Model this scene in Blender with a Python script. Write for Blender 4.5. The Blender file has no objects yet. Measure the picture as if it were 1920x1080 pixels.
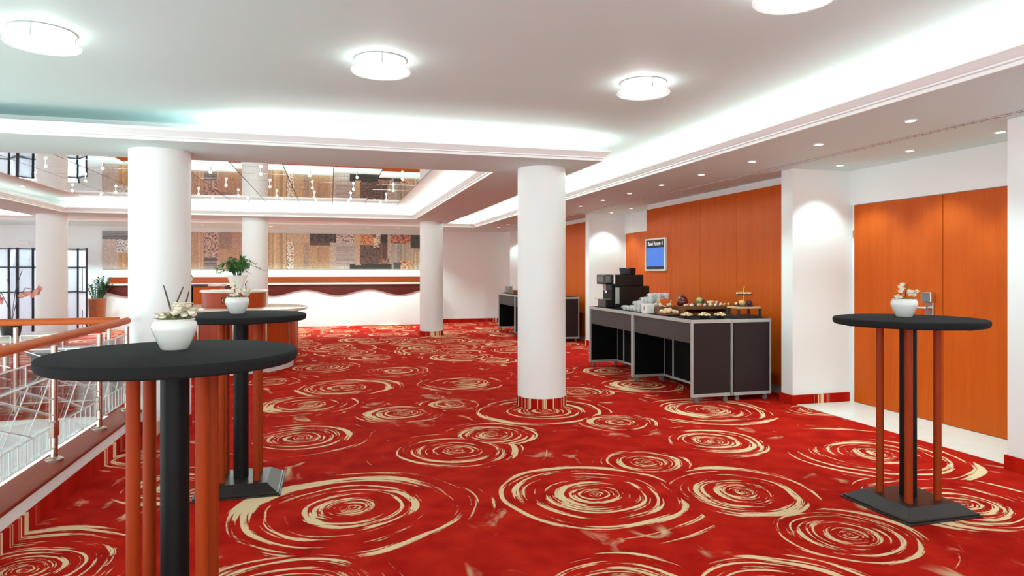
import bpy, bmesh, math, random
from mathutils import Vector, Matrix
PI = math.pi
random.seed(7)
C = bpy.context.scene.collection
sc = bpy.context.scene

# ------------------------------------------------------------------ camera, world, light, exposure
YAW = math.radians(15.3)            # the building's long axis runs along +Y, the camera looks a little to the right of it
cam_d = bpy.data.cameras.new('camera')
cam = bpy.data.objects.new('camera', cam_d); C.objects.link(cam)
cam.location = (0, 0, 1.40); cam.rotation_euler = (PI/2, 0, -YAW)
cam_d.sensor_fit = 'HORIZONTAL'; cam_d.sensor_width = 36.0; cam_d.lens = 36.0*1250/1920
cam_d.shift_y = -32/1920; cam_d.clip_start = 0.05; cam_d.clip_end = 200
sc.camera = cam
sc.view_settings.view_transform = 'Standard'; sc.view_settings.look = 'None'
sc.view_settings.gamma = 1.0; sc.view_settings.use_curve_mapping = False
sc.view_settings.exposure = 0.03
w = bpy.data.worlds.new('daylight'); sc.world = w; w.use_nodes = True
bg = w.node_tree.nodes['Background']; bg.inputs[0].default_value = (0.91, 1.0, 1.01, 1); bg.inputs[1].default_value = 3.05
COVE = 14.5          # watts per metre of hidden cove strip
SPOT = 34.0          # watts of a recessed downlight
LAMP = 50.0           # emission strength of the ceiling lamps' diffusers

def area(name, loc, sx, sy, watts, rot=(0, 0, 0), col=(1.0, 0.985, 0.94), spread=PI):
    d = bpy.data.lights.new(name, 'AREA'); d.shape = 'RECTANGLE'; d.size = sx; d.size_y = sy
    d.energy = watts; d.color = col; d.spread = spread
    o = bpy.data.objects.new(name, d); C.objects.link(o); o.location = loc; o.rotation_euler = rot
    return o
# hidden strips in the ceiling coves, shining up on the ceiling above them
UP = (PI, 0, 0)
area('cove_strip', (3.66, 7.3, 2.53), 0.12, 19.0, COVE*19.0, UP)
area('cove_strip', (0.85, 6.26, 2.53), 3.3, 0.10, COVE*3.3, UP)
area('cove_strip', (1.92, 10.45, 2.53), 0.12, 6.6, COVE*0.4*6.6, UP)
area('cove_strip', (-1.5, 14.12, 2.53), 6.2, 0.12, COVE*0.42*6.2, UP)
area('cove_strip', (-2.5, 16.3, 2.53), 12.0, 0.12, COVE*2.2*12.0, UP)
area('cove_strip', (2.36, 10.6, 2.53), 0.10, 7.6, COVE*1.1*7.6, UP)
area('cove_strip', (-4.9, 10.4, 2.53), 0.10, 6.4, COVE*0.05*6.4, UP)

# ------------------------------------------------------------------ helpers
class MB:
    def __init__(s): s.bm = bmesh.new()
    def box(s, x0, x1, y0, y1, z0, z1, bev=0.0, M=None, seg=1):
        r = bmesh.ops.create_cube(s.bm, size=1.0)
        vs = r['verts']
        m = Matrix.Translation(((x0+x1)/2, (y0+y1)/2, (z0+z1)/2)) @ Matrix.Diagonal((abs(x1-x0), abs(y1-y0), abs(z1-z0), 1))
        bmesh.ops.transform(s.bm, matrix=m, verts=vs)
        if bev > 0:
            es = list({e for v in vs for e in v.link_edges})
            r2 = bmesh.ops.bevel(s.bm, geom=es, offset=bev, segments=seg, affect='EDGES', profile=0.5)
            vs = list({v for v in vs if v.is_valid} | set(r2['verts']))
        if M is not None: bmesh.ops.transform(s.bm, matrix=M, verts=[v for v in vs if v.is_valid])
        return s
    def tube(s, pts, r, seg=10, cap=True):
        pts = [Vector(p) for p in pts]; n = len(pts)
        rs = r if isinstance(r, (list, tuple)) else [r]*n
        rings = []; prev = None
        for i, p in enumerate(pts):
            t = (pts[min(i+1, n-1)]-pts[max(i-1, 0)]).normalized()
            if prev is None:
                a = Vector((0, 0, 1)) if abs(t.z) < 0.9 else Vector((1, 0, 0))
                u = t.cross(a).normalized()
            else:
                u = (prev - t*prev.dot(t)).normalized()
            prev = u; v = t.cross(u)
            rings.append([s.bm.verts.new(p+(u*math.cos(2*PI*k/seg)+v*math.sin(2*PI*k/seg))*rs[i]) for k in range(seg)])
        for i in range(n-1):
            for k in range(seg):
                s.bm.faces.new((rings[i][k], rings[i][(k+1) % seg], rings[i+1][(k+1) % seg], rings[i+1][k]))
        if cap:
            s.bm.faces.new(rings[0][::-1]); s.bm.faces.new(rings[-1])
        return s
    def lathe(s, prof, c=(0, 0, 0), seg=32, a0=0.0, a1=2*PI):
        full = abs(a1-a0) > 2*PI-1e-4; m = seg if full else seg+1
        rings = []
        for (r, z) in prof:
            if r < 1e-5: rings.append([s.bm.verts.new((c[0], c[1], c[2]+z))])
            else: rings.append([s.bm.verts.new((c[0]+r*math.cos(a0+(a1-a0)*k/seg), c[1]+r*math.sin(a0+(a1-a0)*k/seg), c[2]+z)) for k in range(m)])
        for A, B in zip(rings, rings[1:]):
            for k in range(seg):
                k2 = (k+1) % m
                if len(A) == 1 and len(B) == 1: continue
                if len(A) == 1: f = (A[0], B[k2], B[k])
                elif len(B) == 1: f = (A[k], A[k2], B[0])
                else: f = (A[k], A[k2], B[k2], B[k])
                try: s.bm.faces.new(f)
                except ValueError: pass
        return s
    def blob(s, c, r, sub=2, jit=0.0, rz=0.0):
        r = r if isinstance(r, (tuple, list)) else (r, r, r)
        q = bmesh.ops.create_icosphere(s.bm, subdivisions=sub, radius=1.0)
        for v in q['verts']:
            k = 1+random.uniform(-jit, jit)
            x, y = v.co.x*r[0]*k, v.co.y*r[1]*k
            v.co = Vector((c[0]+x*math.cos(rz)-y*math.sin(rz), c[1]+x*math.sin(rz)+y*math.cos(rz), c[2]+v.co.z*r[2]*k))
        return s
    def prism(s, poly, z0, z1):
        a = [s.bm.verts.new((x, y, z0)) for x, y in poly]; b = [s.bm.verts.new((x, y, z1)) for x, y in poly]
        n = len(poly)
        s.bm.faces.new(a[::-1]); s.bm.faces.new(b)
        for k in range(n): s.bm.faces.new((a[k], a[(k+1) % n], b[(k+1) % n], b[k]))
        return s
    def sheet(s, rows):
        g = [[s.bm.verts.new(p) for p in r] for r in rows]
        for i in range(len(g)-1):
            for k in range(len(g[0])-1): s.bm.faces.new((g[i][k], g[i][k+1], g[i+1][k+1], g[i+1][k]))
        return s
    def sweep(s, path, prof, closed=False):
        # prof: (offset to the left of the path, z); mitred at the corners
        P = [Vector(p) for p in path]; n = len(P); rings = []
        for i in range(n):
            if closed or 0 < i < n-1:
                d0 = (P[i]-P[i-1]).normalized(); d1 = (P[(i+1) % n]-P[i]).normalized()
                n0 = Vector((-d0.y, d0.x)); n1 = Vector((-d1.y, d1.x)); m = (n0+n1); m = m/(1+n0.dot(n1))
            else:
                d = (P[1]-P[0] if i == 0 else P[-1]-P[-2]).normalized(); m = Vector((-d.y, d.x))
            rings.append([s.bm.verts.new((P[i].x+m.x*o, P[i].y+m.y*o, z)) for o, z in prof])
        k = len(prof)
        for i in range(n if closed else n-1):
            A = rings[i]; B = rings[(i+1) % n]
            for j in range(k): s.bm.faces.new((A[j], A[(j+1) % k], B[(j+1) % k], B[j]))
        if not closed: s.bm.faces.new(rings[0][::-1]); s.bm.faces.new(rings[-1])
        return s
    def build(s, name, mat, parent=None, smooth=None, loc=None):
        bmesh.ops.recalc_face_normals(s.bm, faces=s.bm.faces[:])
        me = bpy.data.meshes.new(name); s.bm.to_mesh(me); s.bm.free()
        if smooth is not None:
            for p in me.polygons: p.use_smooth = True
            me.set_sharp_from_angle(angle=math.radians(smooth))
        if mat is not None: me.materials.append(mat)
        o = bpy.data.objects.new(name, me); C.objects.link(o)
        if parent is not None: o.parent = parent
        if loc is not None: o.location = loc
        return o

def tag(o, label, cat, group=None):
    o['label'] = label; o['category'] = cat
    if group: o['group'] = group
    return o
def thing(name, label, cat, loc=(0, 0, 0), rz=0.0, group=None):
    o = bpy.data.objects.new(name, None); C.objects.link(o); o.location = loc; o.rotation_euler = (0, 0, rz)
    o.empty_display_size = 0.1
    return tag(o, label, cat, group)
def struct(o): o['kind'] = 'structure'; return o
def copy_tree(o, loc=None, rz=None, label=None, parent=None):
    c = o.copy(); C.objects.link(c)
    if parent is not None: c.parent = parent
    if loc is not None: c.location = loc
    if rz is not None: c.rotation_euler = (0, 0, rz)
    if label: c['label'] = label
    for ch in list(o.children): copy_tree(ch, parent=c)
    return c

# ------------------------------------------------------------------ materials
def srgb(r, g, b):
    f = lambda c: c/12.92 if c <= 0.04045 else ((c+0.055)/1.055)**2.4
    return (f(r/255), f(g/255), f(b/255), 1.0)
def mat(name, col, rough=0.5, metal=0.0, emit=None, strength=0.0, coat=0.0, bump=0.0, bscale=200.0, spec=None, var=0.0, vscale=6.0):
    m = bpy.data.materials.new(name); m.use_nodes = True; nt = m.node_tree; b = nt.nodes['Principled BSDF']
    b.inputs['Base Color'].default_value = col; b.inputs['Roughness'].default_value = rough; b.inputs['Metallic'].default_value = metal
    if spec is not None: b.inputs['Specular IOR Level'].default_value = spec
    if coat: b.inputs['Coat Weight'].default_value = coat; b.inputs['Coat Roughness'].default_value = 0.08
    if emit is not None: b.inputs['Emission Color'].default_value = emit; b.inputs['Emission Strength'].default_value = strength
    if bump or var:
        tc = nt.nodes.new('ShaderNodeTexCoord')
    if bump:
        n = nt.nodes.new('ShaderNodeTexNoise'); n.inputs['Scale'].default_value = bscale; n.inputs['Detail'].default_value = 3
        bp = nt.nodes.new('ShaderNodeBump'); bp.inputs['Strength'].default_value = bump; bp.inputs['Distance'].default_value = 0.004
        nt.links.new(tc.outputs['Object'], n.inputs['Vector'])
        nt.links.new(n.outputs['Fac'], bp.inputs['Height']); nt.links.new(bp.outputs['Normal'], b.inputs['Normal'])
    if var:
        n = nt.nodes.new('ShaderNodeTexNoise'); n.inputs['Scale'].default_value = vscale; n.inputs['Detail'].default_value = 4
        nt.links.new(tc.outputs['Object'], n.inputs['Vector'])
        mr = nt.nodes.new('ShaderNodeMapRange'); mr.inputs['From Min'].default_value = 0.3; mr.inputs['From Max'].default_value = 0.7
        mr.inputs['To Min'].default_value = 1-var; mr.inputs['To Max'].default_value = 1+var
        nt.links.new(n.outputs['Fac'], mr.inputs['Value'])
        vm = nt.nodes.new('ShaderNodeVectorMath'); vm.operation = 'SCALE'; vm.inputs[0].default_value = col[:3]
        nt.links.new(mr.outputs['Result'], vm.inputs['Scale']); nt.links.new(vm.outputs['Vector'], b.inputs['Base Color'])
    return m
def wood(name, dark, light, axis='Z', rough=0.35, scale=1.0, coat=0.15):
    m = bpy.data.materials.new(name); m.use_nodes = True; nt = m.node_tree; b = nt.nodes['Principled BSDF']
    tc = nt.nodes.new('ShaderNodeNewGeometry'); mp = nt.nodes.new('ShaderNodeMapping')
    sv = {'Z': (14, 14, 0.7), 'Y': (14, 0.7, 14), 'X': (0.7, 14, 14)}[axis]
    mp.inputs['Scale'].default_value = [v*scale for v in sv]
    n = nt.nodes.new('ShaderNodeTexNoise'); n.inputs['Scale'].default_value = 1.0; n.inputs['Detail'].default_value = 5; n.inputs['Roughness'].default_value = 0.6
    n2 = nt.nodes.new('ShaderNodeTexNoise'); n2.inputs['Scale'].default_value = 6.0; n2.inputs['Detail'].default_value = 3
    ad = nt.nodes.new('ShaderNodeMath'); ad.operation = 'MULTIPLY_ADD'; ad.inputs[1].default_value = 0.55
    rp = nt.nodes.new('ShaderNodeValToRGB')
    rp.color_ramp.elements[0].position = 0.4; rp.color_ramp.elements[0].color = dark
    rp.color_ramp.elements[1].position = 1.0; rp.color_ramp.elements[1].color = light
    L = nt.links
    L.new(tc.outputs['Position'], mp.inputs['Vector']); L.new(mp.outputs['Vector'], n.inputs['Vector']); L.new(mp.outputs['Vector'], n2.inputs['Vector'])
    L.new(n2.outputs['Fac'], ad.inputs[0]); L.new(n.outputs['Fac'], ad.inputs[2]); L.new(ad.outputs[0], rp.inputs['Fac'])
    L.new(rp.outputs['Color'], b.inputs['Base Color'])
    b.inputs['Roughness'].default_value = rough; b.inputs['Coat Weight'].default_value = coat; b.inputs['Coat Roughness'].default_value = 0.15; b.inputs['Specular IOR Level'].default_value = 0.18
    return m

SWIRLS = [(0.15,4.04,0.66),(-0.21,5.87,0.45),(-0.22,7.32,0.46),(0.18,8.24,0.65),(0.69,6.61,0.36),(1.27,6.91,0.31),(0.96,5.14,0.50),(1.35,5.54,0.36),
 (0.93,9.45,0.42),(-0.1,10.05,0.43),(1.65,8.19,0.48),(0.12,12.48,0.58),(2.12,10.69,0.52),(-0.16,3.02,0.42),(-0.7,8.96,0.31),(1.63,3.91,0.54),
 (2.53,3.68,0.46),(2.25,4.45,0.31),(3.05,4.85,0.42),(2.59,5.7,0.37),(2.08,6.36,0.60),(3.73,5.96,0.58),(1.27,2.66,0.38),(3.75,7.49,0.54),(3.86,8.65,0.42),
 (2.78,7.27,0.34),(2.48,10.19,0.34),(4.07,4.19,0.61),(2.66,2.95,0.38),(3.68,3.16,0.47),(1.91,2.42,0.43),(-1.37,3.6,0.53),(-1.35,5.52,0.26),(4.79,5.67,0.32),
 (-0.95,4.75,0.33),(0.84,13.52,0.53),(1.76,13.26,0.53),(-0.59,13.91,0.42),(2.88,12.96,0.42),(1.55,11.7,0.4),(0.7,11.0,0.38),(3.2,11.4,0.4),(3.0,8.9,0.3)]
def carpet_mat():
    m = bpy.data.materials.new('swirl_carpet'); m.use_nodes = True; nt = m.node_tree; L = nt.links; b = nt.nodes['Principled BSDF']
    N = lambda t: nt.nodes.new(t)
    def math_(op, a, bb=None, c=None):
        n = N('ShaderNodeMath'); n.operation = op
        for i, v in enumerate((a, bb, c)):
            if v is None: continue
            if isinstance(v, (int, float)): n.inputs[i].default_value = v
            else: L.new(v, n.inputs[i])
        return n.outputs[0]
    def vm(op, a, bb=None, scale=None):
        n = N('ShaderNodeVectorMath'); n.operation = op
        for i, v in enumerate((a, bb)):
            if v is None: continue
            if isinstance(v, (tuple, list)): n.inputs[i].default_value = v
            else: L.new(v, n.inputs[i])
        if scale is not None:
            if isinstance(scale, (int, float)): n.inputs['Scale'].default_value = scale
            else: L.new(scale, n.inputs['Scale'])
        return n.outputs['Value'] if op == 'LENGTH' else n.outputs['Vector']
    geo = N('ShaderNodeNewGeometry')
    P = vm('MULTIPLY', geo.outputs['Position'], (1, 1, 0))
    wn = N('ShaderNodeTexNoise'); wn.inputs['Scale'].default_value = 1.6; wn.inputs['Detail'].default_value = 1; L.new(P, wn.inputs['Vector'])
    wv = vm('SCALE', vm('SUBTRACT', wn.outputs['Color'], (0.5, 0.5, 0.5)), scale=0.12)
    P = vm('MULTIPLY', vm('ADD', P, wv), (1, 1, 0))
    # far and outlying carpet: a repeating cell field
    vo = N('ShaderNodeTexVoronoi'); vo.voronoi_dimensions = '2D'; vo.feature = 'F1'; vo.inputs['Scale'].default_value = 0.95; vo.inputs['Randomness'].default_value = 0.75
    L.new(P, vo.inputs['Vector'])
    vec = vm('SCALE', vm('SUBTRACT', P, vo.outputs['Position']), scale=2.1)
    vec = vm('MULTIPLY', vec, (1, 1, 0))
    sp = N('ShaderNodeSeparateXYZ'); L.new(geo.outputs['Position'], sp.inputs[0])
    near = math_('MULTIPLY', math_('MULTIPLY', math_('LESS_THAN', sp.outputs['Y'], 11.2), math_('GREATER_THAN', sp.outputs['X'], -1.75)), 3.0)
    cur = math_('ADD', vm('LENGTH', vec), near)
    spc = N('ShaderNodeSeparateColor'); L.new(vo.outputs['Color'], spc.inputs[0]); seed = spc.outputs[0]
    for k, (cx, cy, R) in enumerate(SWIRLS):
        d = vm('SCALE', vm('SUBTRACT', P, (cx, cy, 0)), scale=1/(R*1.12))
        l = vm('LENGTH', d)
        t = math_('LESS_THAN', l, cur); cur = math_('MINIMUM', l, cur)
        mx = N('ShaderNodeMix'); mx.data_type = 'VECTOR'; L.new(t, mx.inputs['Factor']); L.new(vec, mx.inputs[4]); L.new(d, mx.inputs[5]); vec = mx.outputs[1]
        ms = N('ShaderNodeMix'); ms.data_type = 'FLOAT'; L.new(t, ms.inputs['Factor']); L.new(seed, ms.inputs[2]); ms.inputs[3].default_value = (k*0.37) % 1.0; seed = ms.outputs[0]
    real = vm('LENGTH', vec)
    dirv = vm('NORMALIZE', vec)
    # ring coordinate; a slow swirl along the direction makes the rings open into spirals
    sd = N('ShaderNodeSeparateXYZ'); L.new(dirv, sd.inputs[0])
    rr = math_('LOGARITHM', math_('ADD', real, 0.10), 2.718282)
    z = math_('ADD', math_('MULTIPLY', rr, 10.0), math_('MULTIPLY', seed, 91.0))
    z = math_('ADD', z, math_('MULTIPLY', sd.outputs[0], 0.8))
    k1 = vm('SCALE', dirv, scale=0.55)
    s1 = N('ShaderNodeSeparateXYZ'); L.new(k1, s1.inputs[0])
    cb = N('ShaderNodeCombineXYZ'); L.new(s1.outputs[0], cb.inputs[0]); L.new(s1.outputs[1], cb.inputs[1]); L.new(z, cb.inputs[2])
    n1 = N('ShaderNodeTexNoise'); n1.inputs['Scale'].default_value = 1.0; n1.inputs['Detail'].default_value = 3.5; n1.inputs['Roughness'].default_value = 0.6
    L.new(cb.outputs[0], n1.inputs['Vector'])
    # fine ragged edge
    nf = N('ShaderNodeTexNoise'); nf.inputs['Scale'].default_value = 34.0; nf.inputs['Detail'].default_value = 2; L.new(P, nf.inputs['Vector'])
    val = math_('ADD', n1.outputs['Fac'], math_('MULTIPLY', math_('SUBTRACT', nf.outputs['Fac'], 0.5), 0.05))
    def mr(v, a, bb, c, d):
        n = N('ShaderNodeMapRange'); n.interpolation_type = 'SMOOTHSTEP'; L.new(v, n.inputs['Value'])
        for i, q in zip(('From Min', 'From Max', 'To Min', 'To Max'), (a, bb, c, d)): n.inputs[i].default_value = q
        return n.outputs['Result']
    # fewer arcs towards the rim and just outside it
    pen = mr(cur, 0.75, 1.75, 0.0, 0.26)
    val = math_('SUBTRACT', val, pen)
    arcs = mr(val, 0.540, 0.585, 0.0, 1.0)
    # loose flecks between the swirls
    fv = N('ShaderNodeMapping'); fv.inputs['Scale'].default_value = (4.2, 2.0, 1); L.new(P, fv.inputs['Vector'])
    fn = N('ShaderNodeTexNoise'); fn.inputs['Scale'].default_value = 1.0; fn.inputs['Detail'].default_value = 3; fn.inputs['Distortion'].default_value = 1.1; L.new(fv.outputs[0], fn.inputs['Vector'])
    fl = math_('MULTIPLY', mr(fn.outputs['Fac'], 0.60, 0.74, 0.0, 0.8), mr(cur, 0.95, 1.2, 0.0, 1.0))
    cream = math_('MAXIMUM', arcs, fl)
    # red ground with soft mottling
    gn = N('ShaderNodeTexNoise'); gn.inputs['Scale'].default_value = 5.0; gn.inputs['Detail'].default_value = 5; L.new(P, gn.inputs['Vector'])
    rp = N('ShaderNodeValToRGB'); L.new(gn.outputs['Fac'], rp.inputs['Fac'])
    rp.color_ramp.elements[0].position = 0.3; rp.color_ramp.elements[0].color = RED_A
    rp.color_ramp.elements[1].position = 0.7; rp.color_ramp.elements[1].color = RED_B
    mc = N('ShaderNodeMix'); mc.data_type = 'RGBA'; L.new(cream, mc.inputs['Factor']); L.new(rp.outputs['Color'], mc.inputs[6]); mc.inputs[7].default_value = CREAM
    L.new(mc.outputs[2], b.inputs['Base Color'])
    b.inputs['Roughness'].default_value = 0.95; b.inputs['Specular IOR Level'].default_value = 0.05
    pn = N('ShaderNodeTexNoise'); pn.inputs['Scale'].default_value = 260.0; pn.inputs['Detail'].default_value = 2; L.new(geo.outputs['Position'], pn.inputs['Vector'])
    bp = N('ShaderNodeBump'); bp.inputs['Strength'].default_value = 0.35; bp.inputs['Distance'].default_value = 0.004
    L.new(pn.outputs['Fac'], bp.inputs['Height']); L.new(bp.outputs['Normal'], b.inputs['Normal'])
    return m
RED_A = srgb(160, 15, 7); RED_B = srgb(194, 34, 18); CREAM = srgb(234, 204, 162)

M = {}
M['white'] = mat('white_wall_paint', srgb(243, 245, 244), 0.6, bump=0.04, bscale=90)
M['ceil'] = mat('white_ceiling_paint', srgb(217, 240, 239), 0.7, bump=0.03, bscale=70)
M['cornice'] = mat('white_gloss_cornice', srgb(240, 242, 242), 0.45, var=0.01)
M['carpet'] = carpet_mat()
M['tile'] = mat('pale_stone_threshold', srgb(236, 233, 226), 0.3, var=0.03, vscale=5)
M['panelwood'] = wood('cherry_veneer', srgb(188, 74, 4), srgb(204, 88, 12), 'Z', rough=0.45, coat=0.0)
M['wood_x'] = wood('cherry_band', srgb(130, 46, 8), srgb(150, 60, 16), 'X')
M['barwood'] = wood('red_cherry_bar_panel', srgb(152, 48, 10), srgb(172, 64, 20), 'Z')
M['rail'] = wood('orange_beech_handrail', srgb(180, 70, 10), srgb(206, 96, 28), 'Y', rough=0.5, coat=0.0)
M['capwood'] = wood('brown_polished_cap', srgb(124, 38, 14), srgb(146, 52, 22), 'Y', rough=0.5, coat=0.0)
M['legwood'] = wood('orange_wooden_leg', srgb(136, 40, 4), srgb(156, 56, 10), 'Z', rough=0.5, coat=0.0)
M['redwood'] = wood('dark_red_fascia', srgb(78, 22, 16), srgb(92, 30, 22), 'X')
M['black'] = mat('black_powder_coat', srgb(16, 17, 18), 0.5, bump=0.03, bscale=300, spec=0.2)
M['blackcloth'] = mat('black_stretch_cloth', srgb(32, 32, 33), 0.9, bump=0.12, bscale=600, spec=0.15)
M['basemetal'] = mat('dark_bronze_base', srgb(44, 36, 34), 0.35, 0.15, var=0.08, vscale=9)
M['edgemetal'] = mat('worn_base_edge', srgb(70, 66, 64), 0.35, 0.6, var=0.05)
M['alu'] = mat('brushed_aluminium', srgb(186, 186, 184), 0.5, 0.2, var=0.04, vscale=20)
M['steel'] = mat('polished_steel', srgb(196, 178, 166), 0.22, 1.0, var=0.03, vscale=20)
M['chrome'] = mat('chrome', srgb(222, 222, 224), 0.12, 1.0, var=0.02)
M['tabpanel'] = mat('charcoal_laminate', srgb(52, 50, 51), 0.5, bump=0.03)
M['endpanel'] = mat('brown_black_laminate', srgb(44, 35, 35), 0.5, spec=0.3, bump=0.03)
M['inner'] = mat('black_laminate', srgb(9, 9, 10), 0.7, spec=0.15, bump=0.02)  # black laminate, deepened to hold the shade under the buffet tables
M['plastic'] = mat('black_gloss_plastic', srgb(20, 19, 19), 0.3, bump=0.01)
M['grey'] = mat('grey_plastic', srgb(110, 110, 110), 0.4, bump=0.02)
M['porcelain'] = mat('white_porcelain', srgb(238, 238, 236), 0.15, coat=0.4, var=0.01)
M['potwhite'] = mat('white_glazed_pot', srgb(240, 235, 230), 0.18, coat=0.5, var=0.012)
M['soil'] = mat('dark_soil', srgb(60, 48, 40), 0.9, bump=0.5, bscale=60, var=0.3, vscale=50)
M['moss'] = mat('grey_green_moss', srgb(120, 116, 78), 0.9, bump=0.5, bscale=80, var=0.3, vscale=60)
M['petal'] = mat('cream_petal', srgb(240, 228, 204), 0.6, var=0.08, vscale=60)
M['pinkpetal'] = mat('dusty_pink_petal', srgb(214, 140, 126), 0.6, var=0.15, vscale=50)
M['twig'] = mat('brown_grey_twig', srgb(84, 74, 68), 0.8, var=0.2, vscale=80)
M['stem'] = mat('green_stem', srgb(70, 96, 60), 0.7, var=0.15, vscale=40)
M['leaf'] = mat('green_leaf', srgb(74, 128, 58), 0.45, var=0.35, vscale=14)
M['leaf2'] = mat('dark_green_leaf', srgb(56, 92, 66), 0.4, var=0.35, vscale=14)
M['terracotta'] = mat('copper_brown_planter', srgb(166, 98, 62), 0.4, var=0.12, vscale=12)
M['marble'] = mat('cream_marble', srgb(226, 212, 198), 0.2, coat=0.4, var=0.05, vscale=6)
M['screenpane'] = mat('pale_blue_frosted_pane', srgb(232, 240, 252), 0.35, var=0.02, vscale=2)
_nt = M['screenpane'].node_tree
_b = _nt.nodes['Principled BSDF']; _o = [n for n in _nt.nodes if n.type == 'OUTPUT_MATERIAL'][0]
_t = _nt.nodes.new('ShaderNodeBsdfTranslucent'); _t.inputs[0].default_value = srgb(246, 249, 255); _m = _nt.nodes.new('ShaderNodeMixShader'); _m.inputs[0].default_value = 0.85
_nt.links.new(_b.outputs[0], _m.inputs[1]); _nt.links.new(_t.outputs[0], _m.inputs[2]); _nt.links.new(_m.outputs[0], _o.inputs[0])
M['darkframe'] = mat('dark_grey_metal_frame', srgb(58, 60, 68), 0.4, 0.4, var=0.04)
M['seam'] = mat('brown_mirror_backing', srgb(110, 88, 80), 0.6, var=0.05)
M['grille'] = mat('grey_vent', srgb(84, 82, 80), 0.6, var=0.03)
M['skirt'] = mat('grey_plinth', srgb(150, 146, 144), 0.5, var=0.04)
M['bread'] = mat('golden_pastry', srgb(226, 186, 136), 0.7, bump=0.3, bscale=60, var=0.18, vscale=40)
M['bread2'] = mat('pale_biscuit', srgb(240, 214, 182), 0.7, bump=0.3, bscale=60, var=0.15, vscale=40)
M['melon'] = mat('orange_melon_flesh', srgb(214, 96, 46), 0.4, var=0.12, vscale=30)
M['rind'] = mat('pale_rind', srgb(232, 214, 160), 0.5, var=0.08, vscale=30)
M['apple'] = mat('pale_green_fruit', srgb(176, 186, 116), 0.35, var=0.12, vscale=20)
M['orange'] = mat('yellow_orange_fruit', srgb(226, 178, 104), 0.4, var=0.08, vscale=20)
M['plum'] = mat('purple_fruit', srgb(84, 54, 70), 0.35, var=0.12, vscale=20)
M['jam'] = mat('dark_red_glass', srgb(92, 20, 20), 0.12, coat=0.5, var=0.15, vscale=14)
M['boardwood'] = wood('brown_serving_board', srgb(104, 66, 42), srgb(136, 90, 58), 'X', scale=2)
M['lightwood'] = wood('light_serving_board', srgb(206, 160, 116), srgb(226, 186, 146), 'X', scale=2)
M['slate'] = mat('dark_slate_plate', srgb(58, 48, 48), 0.5, var=0.1)
M['brass'] = mat('brass_rod', srgb(220, 170, 110), 0.3, 0.8, var=0.04)
M['lampglass'] = mat('lit_diffuser_glass', srgb(250, 250, 250), 0.3, emit=(1, 0.99, 0.95, 1), strength=LAMP, var=0.01)
M['spotglow'] = mat('lit_spot_lens', srgb(250, 250, 250), 0.3, emit=(1, 0.97, 0.92, 1), strength=14, var=0.01)
M['bulbglow'] = mat('lit_halogen_bulb', srgb(255, 240, 215), 0.3, emit=(0.80, 1.0, 0.93, 1), strength=700, var=0.01)
M['blue'] = mat('lit_blue_screen', srgb(20, 40, 90), 0.3, emit=srgb(62, 128, 226), strength=0.85, var=0.02)
M['scrblack'] = mat('black_screen_border', srgb(18, 20, 24), 0.2, var=0.02)
M['lettering'] = mat('white_screen_lettering', srgb(230, 232, 230), 0.5, emit=srgb(220, 225, 220), strength=0.5, var=0.01)
M['mirror'] = mat('mirror_glass', srgb(232, 230, 226), 0.015, 1.0, bump=0.004, bscale=3.0)
def glassmat(name, fac, tint):
    m = bpy.data.materials.new(name); m.use_nodes = True; nt = m.node_tree
    for n in list(nt.nodes):
        if n.type == 'BSDF_PRINCIPLED': nt.nodes.remove(n)
    out = [n for n in nt.nodes if n.type == 'OUTPUT_MATERIAL'][0]
    t = nt.nodes.new('ShaderNodeBsdfTransparent'); t.inputs[0].default_value = tint
    g = nt.nodes.new('ShaderNodeBsdfGlossy'); g.inputs['Roughness'].default_value = 0.03
    lw = nt.nodes.new('ShaderNodeFresnel'); lw.inputs[0].default_value = 1.45
    mu = nt.nodes.new('ShaderNodeMath'); mu.operation = 'MULTIPLY_ADD'; mu.inputs[1].default_value = 0.7; mu.inputs[2].default_value = fac
    nt.links.new(lw.outputs[0], mu.inputs[0])
    mx = nt.nodes.new('ShaderNodeMixShader'); nt.links.new(mu.outputs[0], mx.inputs[0]); nt.links.new(t.outputs[0], mx.inputs[1]); nt.links.new(g.outputs[0], mx.inputs[2])
    nt.links.new(mx.outputs[0], out.inputs[0]); return m
M['glass'] = glassmat('clear_glass', 0.0, (0.97, 0.985, 0.98, 1))

# ------------------------------------------------------------------ setting: floors
ZS = 2.47; ZC = 2.70; ZM = 2.665           # soffit and upper ceiling
fm = MB()
fm.prism([(-1.60, -2.5), (5.8, -2.5), (5.8, 18.0), (-12.0, 18.0), (-12.0, 6.50), (-1.60, 6.50)], -0.2, 0.0)
struct(fm.build('floor', M['carpet']))
th = MB().box(4.71, 5.42, 3.3, 5.96, 0.0005, 0.004); struct(th.build('floor', M['tile']))
th = MB().box(4.71, 5.42, 9.86, 11.63, 0.0005, 0.004); struct(th.build('floor', M['tile']))
struct(MB().box(-12, -1.6, -2.5, 6.5, -3.1, -3.0).build('floor', M['tile']))
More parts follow.
